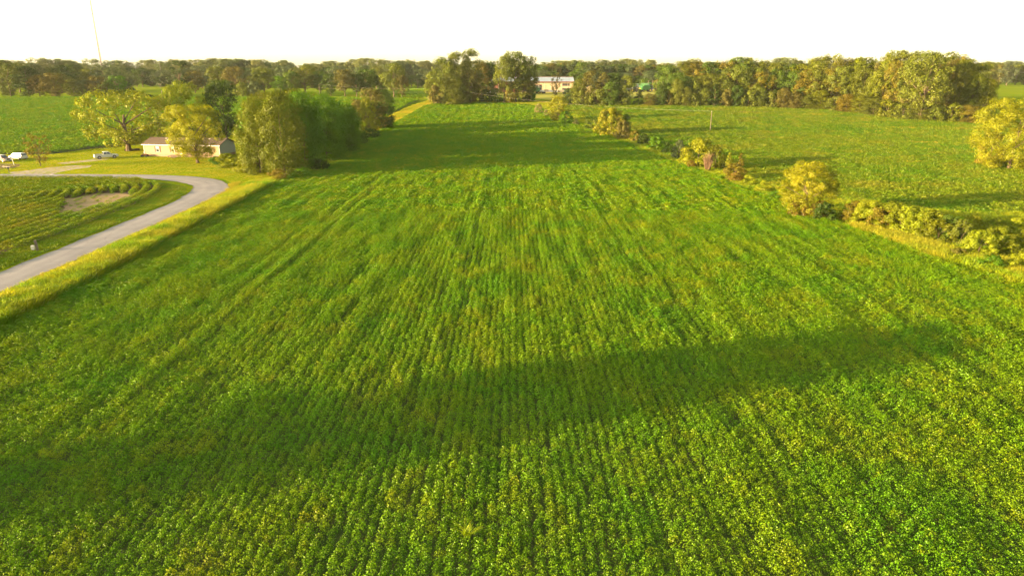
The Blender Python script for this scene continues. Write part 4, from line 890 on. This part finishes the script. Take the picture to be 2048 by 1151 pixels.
# ------------------------------------------------------------------ farmstead at the far end
BY = 418.0; bz = float(gz(BY)); bd = depth(BY, bz+3)
bx0 = (985-1024)/F*bd; bx1 = (1147-1024)/F*bd; bx2 = (1182-1024)/F*bd
barn = empty('barn', (bx0, BY, bz), 0, label='long pale machinery barn with grey metal roof behind the central clump', cat='barn')
bl = bx1-bx0; ez = top_z(BY, 163.5)-bz; rdz = top_z(BY+9, 154.5)-bz
MB().box(0, bl, .02, 17.9, 0, ez).build('wall', M['barn_wall'], barn)
rb = MB().slab((-.6, -.7, ez+.02), (bl+.4, -.7, ez+.02), (bl+.4, 9, rdz), (-.6, 9, rdz), (0, -.2, 1), .14).slab((bl+.4, 18.7, ez+.02), (-.6, 18.7, ez+.02), (-.6, 9, rdz), (bl+.4, 9, rdz), (0, .2, 1), .14)
ro = rb.build('roof', M['barn_roof'], barn)
rr_ = MB()
for k in range(int(bl/1.8)): rr_.slab((k*1.8, -.7, ez+.19), (k*1.8+.07, -.7, ez+.19), (k*1.8+.07, 8.9, rdz+.17), (k*1.8, 8.9, rdz+.17), (0, -.2, 1), .05)
rr_.build('roof_ribs', M['barn_roof'], ro); MB().box(-.6, bl+.4, 8.75, 9.25, rdz+.14, rdz+.28).build('ridge_cap', M['barn_red'], ro)
MB().box(-.6, bl+.4, -.86, -.72, ez-.28, ez+.16).build('fascia', M['barn_red'], barn)
def bxp(px): return (px-1024)/F*bd-bx0
for i, (a, b, c, d) in enumerate([(1071.5, 1083.5, 4.2, 0), (1046, 1056, 4.0, 0), (1012, 1026, 4.2, 0)]):
    dd = MB().box(bxp(a), bxp(b), -.03, .015, 0.02, 4.2).build('door_opening_shade', M['dark_in'], barn)  # dark panel on the closed wall paints the shade in the doorway
    MB().box(bxp(a)-.12, bxp(b)+.12, -.06, -.035, 4.2, 4.45).build('lintel', M['barn_red'], dd)
for a, b, c, d in ((1124, 1139, 3.6, 5.0), (1124, 1137, .3, 2.3)): MB().box(bxp(a), bxp(b), -.035, .012, c, d).build('bay_opening_shade', M['dark_in'], barn)  # dark panels on the closed wall paint the shaded bays
MB().box(0, bxp(1040), -.028, .014, 0, ez-.3).build('red_panel', M['barn_red'], barn)
for k in range(14): MB().box(k*bl/14+.02, k*bl/14+.14, -.10, -.064, 0, ez-.3).build('pilaster', M['white'], barn)
lt = empty('lean_to', (bx1+.05, BY+2, bz), 0, label='lower grey roofed lean-to shed at the right end of the barn', cat='shed'); ll = bx2-bx1-.1
MB().box(.02, ll, 0, 13, 0, ez-2.6).build('wall', M['barn_wall'], lt)
MB().slab((.02, -.5, ez-.4), (ll+.5, -.5, ez-2.55), (ll+.5, 13.5, ez-2.55), (.02, 13.5, ez-.4), (.3, 0, 1), .12).build('roof', M['barn_roof'], lt)
MB().box(.6, ll*.7, -.04, -.005, 0, 2.6).build('door_opening_shade', M['dark_in'], lt)  # shade of the shed doorway painted as a dark panel
# farm machines
def tractor(loc, rz, label, s=1.0):
    t = empty('tractor', loc, rz, label=label, cat='tractor'); t.scale = (s,)*3
    MB().box(-.2, 2.2, -.42, .42, .95, 1.75).build('bonnet', M['mgreen'], t, bevel=.08)
    cbn = MB().box(-1.5, -.2, -.7, .7, 1.2, 2.7).build('cab', M['glass'], t, bevel=.05); MB().box(-1.6, -.1, -.8, .8, 2.7, 2.86).build('cab_roof', M['mgreen'], cbn, bevel=.04)
    MB().tube([(1.2, .2, 1.7), (1.2, .2, 2.6)], .06, 8).build('exhaust', M['black'], t)
    for x_, r_, w_ in ((-1.0, .92, .5), (1.7, .6, .36)):
        for s_ in (-1, 1):
            wh = MB().cyl((x_, s_*.95, r_), (0, 1, 0), r_, w_, 20).build('wheel', M['tyre'], t); MB().cyl((x_, s_*(.95+w_/2+.01), r_), (0, 1, 0), r_*.5, .04, 14).build('rim', M['myellow'], wh)
def combine(loc, rz, label, s=1.0):
    t = empty('combine_harvester', loc, rz, label=label, cat='combine harvester'); t.scale = (s,)*3
    MB().prism([(-3.4, 1.2), (2.2, 1.1), (2.2, 2.6), (1.6, 3.4), (-2.8, 3.4), (-3.6, 2.6)], -1.4, 1.4).build('body', M['mgreen'], t, bevel=.08)
    MB().box(-2.2, 1.2, -1.1, 1.1, 3.42, 3.9).build('grain_tank', M['mgreen'], t); cb = MB().box(2.2, 3.6, -.9, .9, 1.9, 3.5).build('cab', M['glass'], t, bevel=.06); MB().box(2.1, 3.8, -1, 1, 3.5, 3.65).build('cab_roof', M['mgreen'], cb)
    MB().tube([(-.5, 1.3, 3.2), (-3.2, 1.7, 3.9), (-4.8, 1.8, 3.9)], .2, 8).build('unloading_auger', M['mgreen'], t)
    MB().prism([(3.4, .6), (4.6, .25), (4.8, .6), (4.4, 1.2), (3.6, 1.2)], -2.6, 2.6).build('header', M['myellow'], t)
    for x_, r_, w_ in ((1.6, .95, .6), (-2.4, .6, .4)):
        for s_ in (-1, 1):
            wh = MB().cyl((x_, s_*1.45, r_), (0, 1, 0), r_, w_, 20).build('wheel', M['tyre'], t); MB().cyl((x_, s_*(1.46+w_/2), r_), (0, 1, 0), r_*.5, .04, 14).build('rim', M['myellow'], wh)
def yard(px, Y): z = float(gz(Y)); return Vector(((px-1024)/F*depth(Y, z), Y, z+.02))
combine(yard(1067, 398), R(200), 'bright green combine harvester parked before the barn left of the trailers', .95)
tractor(yard(1081, 402), R(20), 'green tractor between the bright combine and the flatbed trailers', 1.0)
tractor(yard(975, 396), R(90), 'green tractor glimpsed in the gap of the central clump', 1.5)
combine(yard(1286, 452), R(160), 'green combine harvester farthest from the low hedge beside the three poles', 1.15)
combine(yard(1293, 425), R(15), 'darker green combine harvester nearest to the low hedge', 1.0)
tractor(yard(1268, 420), R(100), 'green tractor beside the two combines right of the barn trees', 1.2)
tractor(yard(1306, 440), R(60), 'small green tractor right of the two combines', .9)
def trailer(loc, rz, label, L=8, mat='rim', load=None):
    t = empty('trailer', loc, rz, label=label, cat='trailer')
    MB().box(-L/2, L/2, -1.2, 1.2, .95, 1.15).build('deck', M[mat], t); MB().box(L/2, L/2+1.6, -.08, .08, .85, 1.0).build('drawbar', M['black'], t)
    for x_ in (-L*.28, -L*.14):
        for s_ in (-1, 1): MB().cyl((x_, s_*1.05, .45), (0, 1, 0), .45, .28, 14).build('wheel', M['tyre'], t)
    if load:
        for k in range(load): MB().box(-L/2+.3+k*(L-.6)/load, -L/2+.1+(k+1)*(L-.6)/load, -1.05, 1.05, 1.155, 1.9+.3*(k % 2)).build('load', M['barn_wall'] if k % 2 else M['silver'], t)
trailer(yard(1093, 400), R(4), 'flatbed trailer with pale load in front of the barn, left one', 8, load=3)
trailer(yard(1116, 396), R(-3), 'low grey flatbed trailer left of the lollipop shaped tree foot', 7.5, load=2)
trailer(yard(1133, 398), R(8), 'grey flatbed trailer right of the lollipop shaped tree', 6, load=1)
trailer(yard(1204, 404), R(0), 'pale loaded trailer glimpsed between the trees right of the barn', 9, load=4)
trailer(yard(1264, 440), R(10), 'white topped wagon beside the distant combines', 7, 'white', load=2)
trailer(yard(983, 385), R(30), 'white loaded wagon glimpsed low in the central clump gap', 5, 'white', load=2)
for i, px in enumerate((1296, 1304.5, 1312.5)):
    Y = 462; z = float(gz(Y)); X = (px-1024)/F*depth(Y, z); h = top_z(Y, 161)-z
    o = MB().tube([(0, 0, 0), (0, 0, h)], [.16, .13], 8).box(-.3, .3, -.2, -.14, h-.5, h-.35).build('yard_pole', M['wood'], label='%s of the three short pale poles behind the combines' % ('leftmost', 'middle', 'rightmost')[i], cat='pole', group='three short poles behind the combines'); o.location = (X, Y, z)
gr_ = MB().box(-.5, .5, 0, .5, 0, 1)
# ------------------------------------------------------------------ radio mast
TY = 520.0; tz = float(gz(TY)); TX = (204.5-1024)/F*depth(TY, 23); th_ = 81-tz
mast = empty('radio_mast', (TX, TY, tz), .3, label='thin guyed radio mast rising out of the top left of the picture', cat='radio mast')
nb = 12; hb = th_/nb; rw = .42
for k in range(nb):
    m_ = MB(); A = [(rw*math.cos(a), rw*math.sin(a)) for a in (0, 2.094, 4.189)]
    for i in range(3):
        m_.tube([(A[i][0], A[i][1], k*hb), (A[i][0], A[i][1], (k+1)*hb)], .19, 5)
        for q in range(4):
            j = (i+1) % 3; z0 = k*hb+q*hb/4; m_.tube([(A[i][0], A[i][1], z0), (A[j][0], A[j][1], z0+hb/4)], .03, 3)
    m_.build('mast_section', M['mastred'] if k % 2 else M['steel'], mast)
for z_ in (top_z(TY, 92)-tz, top_z(TY, 28)-tz): MB().box(-1.0, 1.0, -.06, .06, z_-.08, z_+.08).cyl((0, 0, z_), (0, 0, 1), .45, .3, 8).build('antenna', M['steel'], mast)
for a in (0.3, 2.4, 4.5):
    MB().tube([(0, 0, th_*.8), (28*math.cos(a), 28*math.sin(a), 0)], .012, 3).build('guy_wire', M['steel'], mast)
d2 = 560.0; z2 = float(gz(d2)); o = MB().tube([(0, 0, 0), (0, 0, 26)], [.4, .1], 6).box(-1.6, 1.6, -.1, .1, 25.6, 25.8).build('far_mast', M['steel'], label='tiny faint mast above the dusky wood behind the left field gap', cat='mast'); o.location = ((318-1024)/F*depth(d2, z2+20), d2, z2); o.scale = (1, 1, (top_z(d2, 125)-z2)/26)
